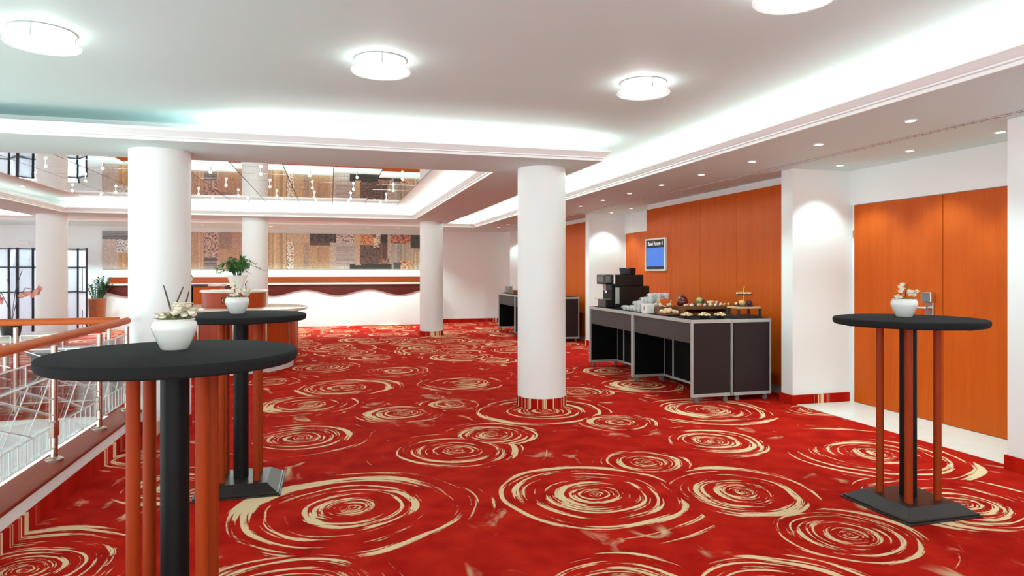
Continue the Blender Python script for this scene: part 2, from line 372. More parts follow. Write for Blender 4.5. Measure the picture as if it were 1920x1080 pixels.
# kerbs of the stairwell: white face, timber cap
def kerb(name, x0, x1, y0, y1, cx0, cx1, cy0, cy1, capm):
    k = struct(MB().box(x0, x1, y0, y1, -3.0, 0.18).build(name, M['white']))
    MB().box(cx0, cx1, cy0, cy1, 0.18, 0.205, 0.006, seg=2).build('timber_cap', capm, k)
    return k
k1 = kerb('trim_1', -1.745, -1.575, -2.5, 6.55, -1.765, -1.562, -2.5, 6.56, M['capwood'])
MB().box(-1.575, -1.560, -2.5, 6.36, 0.0, 0.105).build('carpet_skirting', M['carpet'], k1)
M['capwood_x'] = wood('brown_polished_cap_cross', srgb(124, 38, 14), srgb(146, 52, 22), 'X', rough=0.5, coat=0.0)
k2 = kerb('trim_2', -12.0, -1.745, 6.33, 6.50, -12.0, -1.765, 6.31, 6.52, M['capwood_x'])

# ------------------------------------------------------------------ setting: walls
wr = MB()
wr.box(4.62, 5.8, -2.5, 3.62, 0, ZS)                    # near pier
wb = struct(wr.build('wall_right', M['white']))
MB().box(4.605, 4.62, -2.5, 3.62, 0, 0.10).build('carpet_skirting', M['carpet'], wb)
MB().box(4.605, 4.80, 3.62, 3.635, 0, 0.10).build('carpet_skirting', M['carpet'], wb)
def panel_run(ypier, yend, seams, first):
    w_ = MB(); w_.box(4.67, 5.8, ypier, ypier+0.18, 0, ZS); w_.box(4.975, 5.8, ypier+0.18, yend, 0, ZS)
    o = struct(w_.build('wall_right', M['white']))
    MB().box(4.655, 4.67, ypier-0.015, ypier+0.195, 0, 0.10).build('carpet_skirting', M['carpet'], o)
    MB().box(4.67, 5.38, ypier-0.015, ypier, 0, 0.10).build('carpet_skirting', M['carpet'], o)
    MB().box(4.955, 4.975, ypier+0.18, yend-0.05, 0, 0.09).build('plinth_strip', M['skirt'], o)
    for a, b in zip(seams, seams[1:]):
        MB().box(4.945, 4.975, a+0.003, b-0.003, 0.09, 2.385, 0.003).build('wood_panel', M['panelwood'], o)
    return o
pan1 = panel_run(5.95, 9.86, [6.14, 7.35, 8.21, 9.03, 9.83], True)
pan2 = panel_run(11.62, 15.53, [11.81, 13.02, 13.88, 14.70, 15.50], False)
o = struct(MB().box(4.67, 5.8, 17.29, 17.9, 0, ZS).build('wall_right', M['white']))
MB().box(4.655, 4.67, 17.275, 17.9, 0, 0.10).build('carpet_skirting', M['carpet'], o)
MB().box(4.67, 5.38, 17.275, 17.29, 0, 0.10).build('carpet_skirting', M['carpet'], o)
def niche(y0, y1, idx, leaves, hw=None):
    b_ = MB(); b_.box(5.42, 5.8, y0, y1, 0, ZS)
    b_.box(5.395, 5.42, y0, y1, 2.105, ZS)
    o = struct(b_.build('wall_right', M['white']))
    d = bpy.data.objects.new('door_%d' % idx, None); C.objects.link(d); d.location = (5.40, (y0+y1)/2, 0); d['kind'] = 'structure'
    yc = (y0+y1)/2
    lv = []
    for a, b in zip(leaves, leaves[1:]):
        lv.append(MB().box(-0.005, 0.018, a+0.003-yc, b-0.003-yc, 0.008, 2.10, 0.003).build('door_leaf', M['panelwood'], d))
    return d, lv, yc
d1, lv1, yc1 = niche(3.62, 5.95, 1, [3.70, 4.83, 5.90])
d2, lv2, yc2 = niche(9.86, 11.62, 2, [9.90, 10.53, 11.58])
d3, lv3, yc3 = niche(15.53, 17.29, 3, [15.56, 16.2, 17.25])
# electronic lock on the leaf left of the seam
lk = MB(); lk.box(-0.022, -0.005, 4.915-yc1, 5.005-yc1, 0.985, 1.16, 0.006, seg=2)
lk.box(-0.058, -0.005, 4.905-yc1, 5.015-yc1, 1.105, 1.205, 0.008, seg=2)
lko = lk.build('door_lock', M['chrome'], lv1[1])
hd = MB().tube([(-0.005, 4.965-yc1, 1.055), (-0.065, 4.965-yc1, 1.055)], 0.018, 12)
hd.tube([(-0.060, 4.96-yc1, 1.058), (-0.064, 5.02-yc1, 1.056), (-0.062, 5.10-yc1, 1.048)], 0.011, 10)
hd.build('door_handle', M['chrome'], lv1[1], smooth=40)
MB().box(-0.061, -0.0575, 4.918-yc1, 5.002-yc1, 1.118, 1.193).build('reader_window', M['grey'], lv1[1])
for z in (0.85, 1.75):
    MB().tube([(-0.012, 5.905-yc1, z), (-0.012, 5.905-yc1, z+0.085)], 0.009, 8).build('hinge', M['steel'], lv1[1], smooth=40)

wk = struct(MB().box(-5.70, 5.8, 17.9, 18.2, 0, 2.9).box(-12.0, -5.70, 17.9, 18.2, 1.84, 2.9).build('wall_back', M['white']))
wn_ = MB()  # window added behind the folding screen so daylight makes its panes glow
for xx in (-12.0, -10.4, -8.8, -7.2, -5.74): wn_.box(xx-0.03, xx+0.03, 18.02, 18.08, 0.0, 1.84)
wn_.box(-12.0, -5.70, 18.02, 18.08, 0.0, 0.06); wn_ = struct(wn_.build('added_backlight_window', M['darkframe']))
MB().box(-12.0, -5.70, 18.045, 18.055, 0.06, 1.84).build('pane', M['glass'], wn_)
MB().box(-5.70, 4.655, 17.885, 17.9, 0, 0.10).build('carpet_skirting', M['carpet'], wk)
wl = MB()
for yy in (10.0, 12.0, 14.0, 16.0, 18.0): wl.box(-12.06, -12.0, yy-0.03, yy+0.03, 0, 2.6)
wl.box(-12.06, -12.0, 10.0, 18.0, 0.0, 0.10); wl.box(-12.06, -12.0, 10.0, 18.0, 2.6, 2.9)
wl = struct(wl.build('window_1', M['cornice']))
MB().box(-12.035, -12.025, 10.0, 18.0, 0.10, 2.6).build('pane', M['glass'], wl)

# ------------------------------------------------------------------ setting: ceilings
cm = MB()
cm.box(-12.0, 3.87, -2.5, 6.50, ZC, ZC+0.12)                    # over the near hall
cm.box(2.16, 3.87, 6.50, 16.5, ZC, ZC+0.12)                      # over the right-hand aisle
cm.box(-12.0, 2.16, 14.5, 16.5, ZC, ZC+0.12)                     # over the far aisle
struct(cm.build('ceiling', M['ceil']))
s1 = MB()
s1.box(3.47, 5.8, -2.5, 16.1, ZS, ZS+0.03); s1.box(-12.0, 5.8, 16.1, 17.9, ZS, ZS+0.03)
struct(MB().box(3.84, 3.90, -2.5, 16.5, ZS+0.03, ZC).box(-12.0, 3.84, 16.44, 16.5, ZS+0.03, ZC).build('ceiling', M['white']))
s1.box(3.90, 5.8, -2.5, 18.0, ZS+0.03, ZS+0.3)
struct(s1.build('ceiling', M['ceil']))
# ring of dropped ceiling round the mirrored coffer
X0, X1, Y0, Y1 = -4.69, 1.73, 7.0, 13.9      # coffer opening
A0, A1, B0, B1 = -5.50, 2.55, 6.05, 15.0     # outer edge of the ring
s2 = MB()
s2.box(-12.0, A1, B0, Y0, ZS, ZS+0.03); s2.box(A0, A1, Y1, B1, ZS, ZS+0.03)
s2.box(A0, X0, Y0, Y1, ZS, ZS+0.03); s2.box(X1, A1, Y0, Y1, ZS, ZS+0.03)
s3 = MB()
s3.box(-12.0, 2.20, 6.45, 6.58, ZS+0.03, ZC+0.1); s3.box(2.08, 2.20, 6.58, 14.42, ZS+0.03, ZC+0.1)
s3.box(-5.25, 2.20, 14.42, 14.55, ZS+0.03, ZC+0.1); s3.box(-5.25, -5.13, 6.58, 14.42, ZS+0.03, ZC+0.1)
struct(s3.build('ceiling', M['white']))
s2.box(-12.0, -5.2, 6.58, 14.5, ZC, ZC+0.12)
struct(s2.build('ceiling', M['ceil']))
# cornices: lower fillets, a cove and a standing lip that hides the strips
PR = [(0, 0), (0.018, 0), (0.018, 0.022), (0.034, 0.026), (0.034, 0.036), (0.044, 0.042), (0.060, 0.062), (0.080, 0.078), (0.080, 0.100), (0.066, 0.100), (0.050, 0.082), (0.0, 0.05)]
def cornice(n, path, closed=False):
    return struct(MB().sweep(path, [(o_, ZS+z_) for o_, z_ in PR], closed).build('trim_%d' % n, M['cornice'], smooth=25))
cornice(3, [(3.47, -2.5), (3.47, 16.1), (-12.0, 16.1)])
cornice(4, [(-12.0, B0), (A1, B0), (A1, B1), (A0, B1), (A0, Y0)][::-1])
cornice(5, [(X0, Y0), (X1, Y0), (X1, Y1), (X0, Y1)], True)
# coffer roof with mirror tiles
cf = struct(MB().box(-5.2, 2.16, 6.5, 14.5, ZC+0.032, ZC+0.15).build('ceiling', M['white']))
MB().box(-4.09, 1.24, 6.62, 13.90, ZM+0.012, ZC+0.032).build('tile_backing', M['seam'], cf)
tx, ty = 0.59, 0.66
proto = MB().box(-tx/2+0.005, tx/2-0.005, -ty/2+0.003, ty/2-0.003, -0.004, 0.004).build('mirror_tile', M['mirror'], cf)
for i in range(9):
    for j in range(11):
        t = proto if (i, j) == (0, 0) else proto.copy()
        if t is not proto: C.objects.link(t)
        t.location = (-4.08+tx*(i+0.5), 6.63+ty*(j+0.5), ZM+0.008)
        t.rotation_euler = (random.uniform(-.0035, .0035), random.uniform(-.003, .003), 0)

# ------------------------------------------------------------------ columns
for (x, y, lab) in ((2.15, 6.68, 'thick white round column nearest the buffet tables, red carpet band at foot'),
                    (-1.47, 6.62, 'thick white round column at the end of the near railing'),
                    (2.15, 14.53, 'slim looking far white column at the right end of the wavy bar shelf'),
                    (-1.47, 14.53, 'far white column behind the potted plant on the round bar'),
                    (-5.09, 14.53, 'far left white column standing in front of the folding screen')):
    t = thing('column', lab, 'column', (x, y, 0))
    MB().lathe([(0.252, 0.0), (0.252, ZS)], seg=64).build('shaft', M['white'], t, smooth=40)
    MB().lathe([(0.252, 0.0), (0.260, 0.0), (0.260, 0.098), (0.252, 0.100)], seg=64).build('carpet_band', M['carpet'], t, smooth=40)

# ------------------------------------------------------------------ ceiling lamps
def lampplate():
    m = bpy.data.materials.new('frosted_lamp_plate'); m.use_nodes = True; nt = m.node_tree
    for n in list(nt.nodes):
        if n.type == 'BSDF_PRINCIPLED': nt.nodes.remove(n)
    out = [n for n in nt.nodes if n.type == 'OUTPUT_MATERIAL'][0]
    t = nt.nodes.new('ShaderNodeBsdfTransparent'); q = nt.nodes.new('ShaderNodeBsdfTranslucent'); d = nt.nodes.new('ShaderNodeBsdfDiffuse')
    m1 = nt.nodes.new('ShaderNodeMixShader'); m1.inputs[0].default_value = 0.5; m2 = nt.nodes.new('ShaderNodeMixShader'); m2.inputs[0].default_value = 0.55
    nt.links.new(q.outputs[0], m1.inputs[1]); nt.links.new(d.outputs[0], m1.inputs[2]); nt.links.new(m1.outputs[0], m2.inputs[1]); nt.links.new(t.outputs[0], m2.inputs[2])
    nt.links.new(m2.outputs[0], out.inputs[0]); return m
M['plateglass'] = lampplate()
def ceiling_lamp(x, y, lab):
    t = thing('ceiling_lamp', lab, 'lamp', (x, y, ZC), 0, 'round glass ceiling lamps')
    MB().lathe([(0.132, -0.001), (0.156, -0.001), (0.158, -0.006), (0.148, -0.010), (0.136, -0.007), (0.132, -0.001)], seg=48).build('mounting_ring', M['grey_ring'], t, smooth=50)
    MB().tube([(0.085*math.cos(2*PI*k/28), 0.085*math.sin(2*PI*k/28), -0.046) for k in range(29)], 0.008, 8, cap=False).build('ring_bulb', M['lampglass'], t, smooth=60)
    MB().lathe([(0, -0.082), (0.150, -0.082), (0.180, -0.078), (0.180, -0.072), (0.150, -0.076), (0, -0.076)], seg=48).build('glass_plate', M['plateglass'], t, smooth=50)
    for k in range(3):
        a = 2*PI*k/3+0.5
        MB().tube([(0.147*math.cos(a), 0.147*math.sin(a), -0.006), (0.147*math.cos(a), 0.147*math.sin(a), -0.078)], 0.005, 8).build('pin', M['chrome'], t, smooth=40)
    return t
M['grey_ring'] = mat('pale_grey_ring', srgb(196, 196, 192), 0.4, var=0.02)
ceiling_lamp(-1.50, 4.16, 'round lit glass ceiling lamp, leftmost of the ceiling lamps')
ceiling_lamp(0.304, 4.167, 'round lit glass ceiling lamp in the middle, above left of the nearest column')
ceiling_lamp(2.088, 4.20, 'round lit glass ceiling lamp, smallest looking, nearest the right cornice')
ceiling_lamp(2.02, 2.56, 'round lit glass ceiling lamp cut off by the top edge of the photo')

# ------------------------------------------------------------------ downlights
spot_mesh = None
def downlight(x, y, z, lab, grp, watts, size=1.9, blend=0.5):
    global spot_mesh
    t = thing('downlight', lab, 'spotlight', (x, y, z), 0, grp)
    if spot_mesh is None:
        r_ = MB().lathe([(0.030, -0.0005), (0.046, -0.0005), (0.046, -0.006), (0.034, -0.008), (0.030, -0.003)], seg=24).build('trim_ring', M['cornice'], t, smooth=40)
        l_ = MB().lathe([(0, -0.003), (0.031, -0.003)], seg=24).build('lens', M['spotglow'], t)
        spot_mesh = (r_.data, l_.data)
    else:
        for n, me in zip(('trim_ring', 'lens'), spot_mesh):
            o_ = bpy.data.objects.new(n, me); C.objects.link(o_); o_.parent = t
    if watts:
        d = bpy.data.lights.new('lamp_beam', 'SPOT'); d.energy = watts; d.spot_size = size; d.spot_blend = blend; d.shadow_soft_size = 0.03
        d.color = (0.69, 1.0, 0.98)
        o_ = bpy.data.objects.new('lamp_beam', d); C.objects.link(o_); o_.parent = t; o_.location = (0, 0, -0.02)
    return t
ORD = ['first', 'second', 'third', 'fourth', 'fifth', 'sixth', 'seventh', 'eighth', 'ninth', 'tenth', 'eleventh', 'twelfth', 'thirteenth', 'fourteenth', 'fifteenth', 'sixteenth']
y = 2.90; n_ = 0
while y < 16:
    n_ += 1
    downlight(3.98, y, ZS, 'recessed downlight along the right soffit, %s counted from the camera end' % ORD[n_-1], 'downlights along the right soffit', SPOT*0.8); y += 0.92
for yb in (0.0, 5.67, 11.34):
    for q, yy in enumerate((5.62, 4.78, 3.95)):
        if yb and q == 2: continue
        downlight(4.97, yy+yb, ZS, 'recessed downlight over the %s door niche, %s counted from its pier' % (('near', 'middle', 'farthest')[int(yb/5.6)], ORD[q]), 'downlights over the door niches', SPOT*1.1, 1.7)
for k in range(12):
    downlight(-5.9+0.75*k+0.05, 16.8, ZS, 'recessed downlight in the row above the mural, %s from the left' % ORD[k], 'downlights above the mural', SPOT*3.0)
for q, yy in enumerate((7.6, 9.8, 12.1)):
    downlight(-4.64, yy, ZC+0.032, 'recessed downlight on the coffer margin left of the mirrors, %s from the front' % ORD[q], 'downlights left of the mirror tiles', 0)

# bare halogen bulbs under the mirror tiles
bulb = thing('halogen_bulb', 'small bare halogen bulb hanging under the mirrored ceiling', 'bulb', (0, 0, ZC), 0, 'halogen bulbs under the mirror tiles')
MB().tube([(0, 0, 0.004), (0, 0, -0.030)], 0.008, 8).build('socket', M['chrome'], bulb, smooth=40)
MB().lathe([(0.005, -0.030), (0.010, -0.036), (0.012, -0.046), (0.008, -0.054), (0, -0.057)], seg=12).build('bulb_glass', M['bulbglow'], bulb, smooth=60)
first = True
for i in range(9):
    for j in range(5):
        loc = (-4.08+tx*(i+0.5), 7.62+1.32*j, ZM)
        lab = 'halogen bulb under the mirror tiles, row %s from the front, %s from the left' % (ORD[j], ORD[i])
        if first: bulb.location = loc; bulb['label'] = lab; first = False
        else: copy_tree(bulb, loc, None, lab)

# slot vent in the right soffit
vt = tag(MB().box(4.435, 4.445, 2.2, 16.0, ZS-0.004, ZS+0.0).build('slot_vent', M['alu']), 'long narrow grey slot vent running along the right soffit', 'vent')
MB().box(4.505, 4.515, 2.2, 16.0, ZS-0.004, ZS).build('rim', M['alu'], vt)
MB().box(4.445, 4.505, 2.2, 16.0, ZS-0.001, ZS).build('dark_slot', M['grille'], vt)
sl = MB(); yy = 2.22
while yy < 16.0: sl.box(4.445, 4.505, yy, yy+0.012, ZS-0.004, ZS-0.001); yy += 0.035
sl = sl.build('slats', M['cornice'], vt); sl['kind'] = 'stuff'

# ------------------------------------------------------------------ back wall: mural and wavy shelf
def mural():
    # one long printed collage, coloured cell by cell from a list of blocks
    XA, XB, ZA, ZB = -5.22, 2.66, 1.45, 2.36
    nx, nz = 300, 36
    rnd = random.Random(11)
    blocks = []   # x0,x1,z0,z1 in 0..1 (x over the whole length), colour, noise, style
    def B(px0, px1, t0, t1, col, nz_=0.12, st=0): blocks.append((px0, px1, t0, t1, col, nz_, st))
    # pixel columns of the picture as fractions of its run 190..795
    f = lambda p: (p-190)/605.0
    B(f(190), f(260), 0, 1, (214, 186, 170), 0.05); B(f(190), f(260), 0.86, 1, (150, 148, 146), 0.2, 1); B(f(190), f(260), 0.78, 0.86, (120, 120, 118), 0.15, 1)
    B(f(212), f(262), 0.45, 0.78, (196, 190, 184), 0.25, 2); B(f(216), f(262), 0.0, 0.42, (206, 150, 84), 0.10, 3)
    B(f(260), f(362), 0, 1, (200, 150, 110), 0.1, 3)
    B(f(362), f(462), 0, 1, (196, 142, 106), 0.07); B(f(362), f(386), 0, 1, (170, 136, 122), 0.3, 2); B(f(388), f(410), 0.55, 1, (166, 128, 116), 0.08)
    B(f(362), f(384), 0.0, 0.3, (120, 108, 106), 0.35, 1); B(f(410), f(440), 0.62, 0.95, (190, 142, 120), 0.05); B(f(440), f(462), 0.3, 1, (204, 150, 96), 0.08)
    B(f(462), f(511), 0, 1, (210, 170, 120), 0.12, 3)
    B(f(511), f(560), 0, 1, (214, 176, 122), 0.08); B(f(511), f(522), 0, 0.75, (216, 200, 184), 0.3, 2); B(f(554), f(604), 0.74, 1, (84, 74, 70), 0.3, 2)
    B(f(511), f(554), 0.76, 1, (216, 186, 142), 0.06); B(f(540), f(552), 0.0, 0.74, (190, 160, 140), 0.12); B(f(551), f(596), 0.0, 0.74, (208, 166, 116), 0.07)
    B(f(554), f(594), 0.66, 0.74, (110, 90, 78), 0.15); B(f(565), f(588), 0.22, 0.62, (200, 152, 108), 0.06, 4)
    B(f(600), f(640), 0, 0.76, (196, 184, 178), 0.12, 1); B(f(604), f(638), 0.76, 1, (186, 170, 158), 0.3, 2); B(f(592), f(604), 0, 0.74, (214, 194, 168), 0.1)
    B(f(630), f(712), 0, 0.14, (62, 58, 54), 0.1); B(f(640), f(652), 0.1, 1, (216, 180, 132), 0.08); B(f(650), f(676), 0.72, 1, (206, 122, 46), 0.2, 2)
    B(f(650), f(692), 0.14, 0.7, (108, 84, 76), 0.25, 2); B(f(676), f(690), 0.6, 1, (196, 170, 146), 0.4, 2); B(f(690), f(704), 0.74, 1, (72, 70, 62), 0.12)
    B(f(688), f(706), 0.3, 0.76, (128, 92, 82), 0.2, 3); B(f(704), f(712), 0.2, 1, (206, 186, 160), 0.2); B(f(686), f(708), 0.14, 0.3, (150, 110, 84), 0.3, 2)
    B(f(711), f(750), 0.74, 1, (172, 92, 52), 0.35, 2); B(f(712), f(728), 0.0, 0.74, (186, 178, 164), 0.15, 3); B(f(728), f(756), 0.24, 0.74, (198, 180, 152), 0.15, 3)
    B(f(728), f(758), 0.0, 0.24, (208, 150, 98), 0.3, 2); B(f(716), f(730), 0.0, 0.2, (96, 90, 82), 0.2); B(f(756), f(774), 0.0, 0.5, (212, 196, 156), 0.2, 3)
    B(f(750), f(795), 0.62, 1, (76, 78, 70), 0.15); B(f(774), f(795), 0.74, 1, (150, 118, 72), 0.35, 3); B(f(770), f(795), 0.4, 0.74, (200, 196, 184), 0.35, 2)
    B(f(772), f(795), 0.0, 0.4, (170, 168, 160), 0.4, 2)
    me = bpy.data.meshes.new('mural'); vs = []; fs = []
    for j in range(nz+1):
        for i in range(nx+1): vs.append((XA+(XB-XA)*i/nx-(XA+XB)/2, -0.013, ZA+(ZB-ZA)*j/nz-(ZA+ZB)/2))
    for j in range(nz):
        for i in range(nx):
            a = j*(nx+1)+i; fs.append((a, a+1, a+nx+2, a+nx+1))
    me.from_pydata(vs, [], fs)
    ca = me.color_attributes.new('print', 'FLOAT_COLOR', 'CORNER')
    streak = [rnd.uniform(-1, 1) for _ in range(nx+1)]; rows = [rnd.uniform(-1, 1) for _ in range(nz+1)]
    # horizontal place of a world x inside the picture run (the run is seen at a slant, so map by true length)
    a_ = math.tan(YAW)
    k = 0; flat = []
    for j in range(nz):
        for i in range(nx):
            u = (i+0.5)/nx; v = (j+0.5)/nz
            col = (206, 172, 138); nn = 0.08; st = 0
            for b in blocks:
                if b[0] <= u < b[1] and b[2] <= v < b[3]: col, nn, st = b[4], b[5], b[6]
            g = rnd.uniform(-1, 1)*0.6
            if st == 1: g = rows[j]
            if st == 3: g = streak[i]
            if st == 4:
                du = (u-(576.5-190)/605)*nx/nz*1.0*0.87; dv = v-0.42
                q = math.hypot(du*9.0, dv*2.4); g = -2.6 if (0.62 < q < 0.9 and du < 0.02) else 0.2
            if st == 2: g = rnd.choice((-1, 0.2, 0.8, 1))
            s_ = max(0.05, 1+g*nn)
            c = srgb(*[min(255, x*s_) for x in col])
            flat.extend(list(c)*4)
    ca.data.foreach_set('color', flat)
    m = bpy.data.materials.new('printed_mural'); m.use_nodes = True; nt = m.node_tree
    at = nt.nodes.new('ShaderNodeVertexColor'); at.layer_name = 'print'
    no = nt.nodes.new('ShaderNodeTexNoise'); no.inputs['Scale'].default_value = 22; no.inputs['Detail'].default_value = 4
    tc = nt.nodes.new('ShaderNodeTexCoord'); nt.links.new(tc.outputs['Object'], no.inputs['Vector'])
    mrn = nt.nodes.new('ShaderNodeMapRange'); mrn.inputs['From Min'].default_value = 0.3; mrn.inputs['From Max'].default_value = 0.7; mrn.inputs['To Min'].default_value = 0.8; mrn.inputs['To Max'].default_value = 1.15
    nt.links.new(no.outputs['Fac'], mrn.inputs['Value'])
    vm = nt.nodes.new('ShaderNodeVectorMath'); vm.operation = 'SCALE'; nt.links.new(at.outputs['Color'], vm.inputs[0]); nt.links.new(mrn.outputs['Result'], vm.inputs['Scale'])
    hs = nt.nodes.new('ShaderNodeHueSaturation'); hs.inputs['Saturation'].default_value = 0.80; nt.links.new(vm.outputs['Vector'], hs.inputs['Color'])
    nt.links.new(hs.outputs['Color'], nt.nodes['Principled BSDF'].inputs['Base Color']); nt.nodes['Principled BSDF'].inputs['Roughness'].default_value = 0.5
    t = thing('mural', 'long abstract brown and grey collage picture on the far white wall', 'picture', ((XA+XB)/2, 17.887, (ZA+ZB)/2))
    me.materials.append(m)
    o = bpy.data.objects.new('printed_face', me); C.objects.link(o); o.parent = t
    MB().box(-(XB-XA)/2, (XB-XA)/2, -0.0115, 0.0115, -(ZB-ZA)/2, (ZB-ZA)/2).build('backing_board', M['boardwood'], t)
mural()
def wavy_shelf():
    XA, XB = -5.10, 2.68
    t = thing('bar_shelf', 'long wall shelf with wavy dark red fascia under the mural', 'shelf', ((XA+XB)/2, 17.7, 0))
    cx = (XA+XB)/2
    MB().box(XA-cx, XB-cx, 0.16, 0.198, 1.10, 1.25, 0.004).build('backsplash', M['wood_x'], t)
    MB().box(XA-cx, XB-cx, -0.22, 0.198, 1.055, 1.10, 0.008, seg=2).build('ledge', M['marble'], t)
    n = 160; top = []; bot = []
    for i in range(n+1):
        x = XA+(XB-XA)*i/n
        d = 0.20+0.070*math.cos(2*PI*(x+1.36)/1.56)
        top.append((x-cx, 1.055)); bot.append((x-cx, 1.055-d))
    m = MB(); bm = m.bm
    for yy0, yy1 in ((-0.19, -0.17),):
        A = [[bm.verts.new((x, yy, z)) for (x, z) in row] for yy in (yy0, yy1) for row in (top, bot)]
        for i in range(n):
            bm.faces.new((A[0][i], A[0][i+1], A[1][i+1], A[1][i])); bm.faces.new((A[2][i], A[3][i], A[3][i+1], A[2][i+1]))
            bm.faces.new((A[1][i], A[1][i+1], A[3][i+1], A[3][i])); bm.faces.new((A[0][i], A[2][i], A[2][i+1], A[0][i+1]))
        for e in (0, n): bm.faces.new((A[0][e], A[1][e], A[3][e], A[2][e]))
    m.build('wavy_fascia', M['redwood'], t)
    MB().box(XA-cx, XB-cx, -0.165, 0.198, 0.0, 1.055).build('white_front', M['white'], t)
wavy_shelf()

# ------------------------------------------------------------------ round bar island and what stands on it
def round_bar():
    t = thing('bar_island', 'round wood-clad bar island with pale stone top and low raised drum', 'bar', (-1.45, 10.5, 0))
    MB().lathe([(0, 0), (0.93, 0), (0.93, 0.10), (0, 0.10)], seg=64).build('plinth', M['cornice'], t, smooth=40)
    MB().lathe([(0, 0.10), (0.965, 0.10), (0.965, 0.825), (0, 0.825)], seg=64).build('core', M['inner'], t, smooth=40)
    for k in range(14):
        a = 2*PI*k/14
        MB().lathe([(0.965, 0.102), (0.985, 0.102), (0.985, 0.822), (0.965, 0.822)], seg=6, a0=a+0.02, a1=a+2*PI/14-0.02).build('wood_panel', M['barwood'], t, smooth=40)
        MB().tube([(0.978*math.cos(a), 0.978*math.sin(a), 0.10), (0.978*math.cos(a), 0.978*math.sin(a), 0.825)], 0.018, 8).build('metal_strip', M['steel'], t, smooth=40)
    MB().lathe([(0, 0.825), (1.10, 0.825), (1.13, 0.835), (1.13, 0.862), (1.12, 0.870), (0, 0.870)], seg=72).build('stone_top', M['marble'], t, smooth=40)
    c = (0.10, 0.05, 0)
    dr = MB().lathe([(0, 0.870), (0.44, 0.870), (0.44, 1.085), (0, 1.085)], c=c, seg=56).build('raised_drum', M['barwood'], t, smooth=40)
    MB().lathe([(0, 1.085), (0.455, 1.085), (0.47, 1.093), (0.47, 1.112), (0.46, 1.120), (0, 1.120)], c=c, seg=56).build('drum_top', M['marble'], dr, smooth=40)
    # small dark square badge with a ring on the drum, towards the viewer
    a = math.atan2(-10.55, 1.35)-0.30
    ux, uy = math.cos(a), math.sin(a)
    Mx = Matrix.Translation((c[0]+0.442*ux, c[1]+0.442*uy, 0.985)) @ Matrix.Rotation(a, 4, 'Z')
    MB().box(0.0, 0.010, -0.042, 0.042, -0.042, 0.042, M=Mx).build('badge', M['redwood'], dr)
    rg = MB(); pts = [Mx @ Vector((0.012, 0.024*math.cos(q), 0.024*math.sin(q))) for q in [2*PI*i/20*0.85+0.6 for i in range(21)]]
    rg.tube(pts, 0.006, 6).build('badge_ring', M['brass'], dr)
round_bar()

def leaf(m, p, d, L, W, up=Vector((0, 0, 1)), droop=0.25):
    # a folded pointed leaf with a crease, six faces
    d = Vector(d).normalized(); s = d.cross(up)
    if s.length < 1e-3: s = Vector((1, 0, 0))
    s.normalize(); n = s.cross(d)
    p = Vector(p); bm = m.bm
    ax = [p, p+d*L*0.35+n*L*0.04, p+d*L*0.7-n*L*droop*0.3, p+d*L-n*L*droop]
    wd = [0.0, 0.5, 0.36, 0.0]
    c = [bm.verts.new(q) for q in ax]
    l = [bm.verts.new(ax[i]+s*W*wd[i]+n*W*0.12) for i in (1, 2)]; r = [bm.verts.new(ax[i]-s*W*wd[i]+n*W*0.12) for i in (1, 2)]
    for f in ((c[0], c[1], l[0]), (c[1], c[2], l[1], l[0]), (c[2], c[3], l[1]), (c[0], r[0], c[1]), (c[1], r[0], r[1], c[2]), (c[2], r[1], c[3])): bm.faces.new(f)

def bushy_plant(loc):
    t = thing('potted_plant', 'bushy green plant in tapered white pot on the round bar', 'plant', loc)
    MB().lathe([(0, 0), (0.055, 0), (0.062, 0.01), (0.115, 0.14), (0.140, 0.205), (0.146, 0.212), (0.140, 0.216), (0.128, 0.200), (0, 0.190)], seg=32).build('pot', M['potwhite'], t, smooth=35)
    MB().lathe([(0, 0.198), (0.127, 0.198)], seg=24).build('soil', M['soil'], t)
    rnd = random.Random(5); st = MB(); sets = [MB() for _ in range(1)]
    for k in range(46):
        a = rnd.uniform(0, 2*PI); out = rnd.uniform(0.08, 0.30); h = rnd.uniform(0.10, 0.30)*(1.25-out*1.5)
        base = Vector((0.04*math.cos(a), 0.04*math.sin(a), 0.19)); mid = Vector((out*0.5*math.cos(a), out*0.5*math.sin(a), 0.19+h)); tip = Vector((out*math.cos(a), out*math.sin(a), 0.19+h*0.75))
        if k % 9 == 0: tip += Vector((0.09*math.cos(a), 0.09*math.sin(a), -0.06))
        pts = [base, base.lerp(mid, 0.55)+Vector((0, 0, 0.02)), mid, tip]
        st.tube(pts, 0.0025, 4)
        for q in range(14):
            u = rnd.uniform(0.3, 1.0); s_ = u*3; i = min(2, int(s_)); p = pts[i].lerp(pts[i+1], s_-i)
            dr = Vector((math.cos(a)+rnd.uniform(-1, 1), math.sin(a)+rnd.uniform(-1, 1), rnd.uniform(-0.5, 0.5)))
            leaf(sets[0], p, dr, rnd.uniform(0.05, 0.085), rnd.uniform(0.022, 0.034))
    st.build('stems', M['stem'], t)
    f = sets[0].build('foliage', M['leaf'], t); f['kind'] = 'stuff'
bushy_plant((-1.30, 10.42, 1.120))

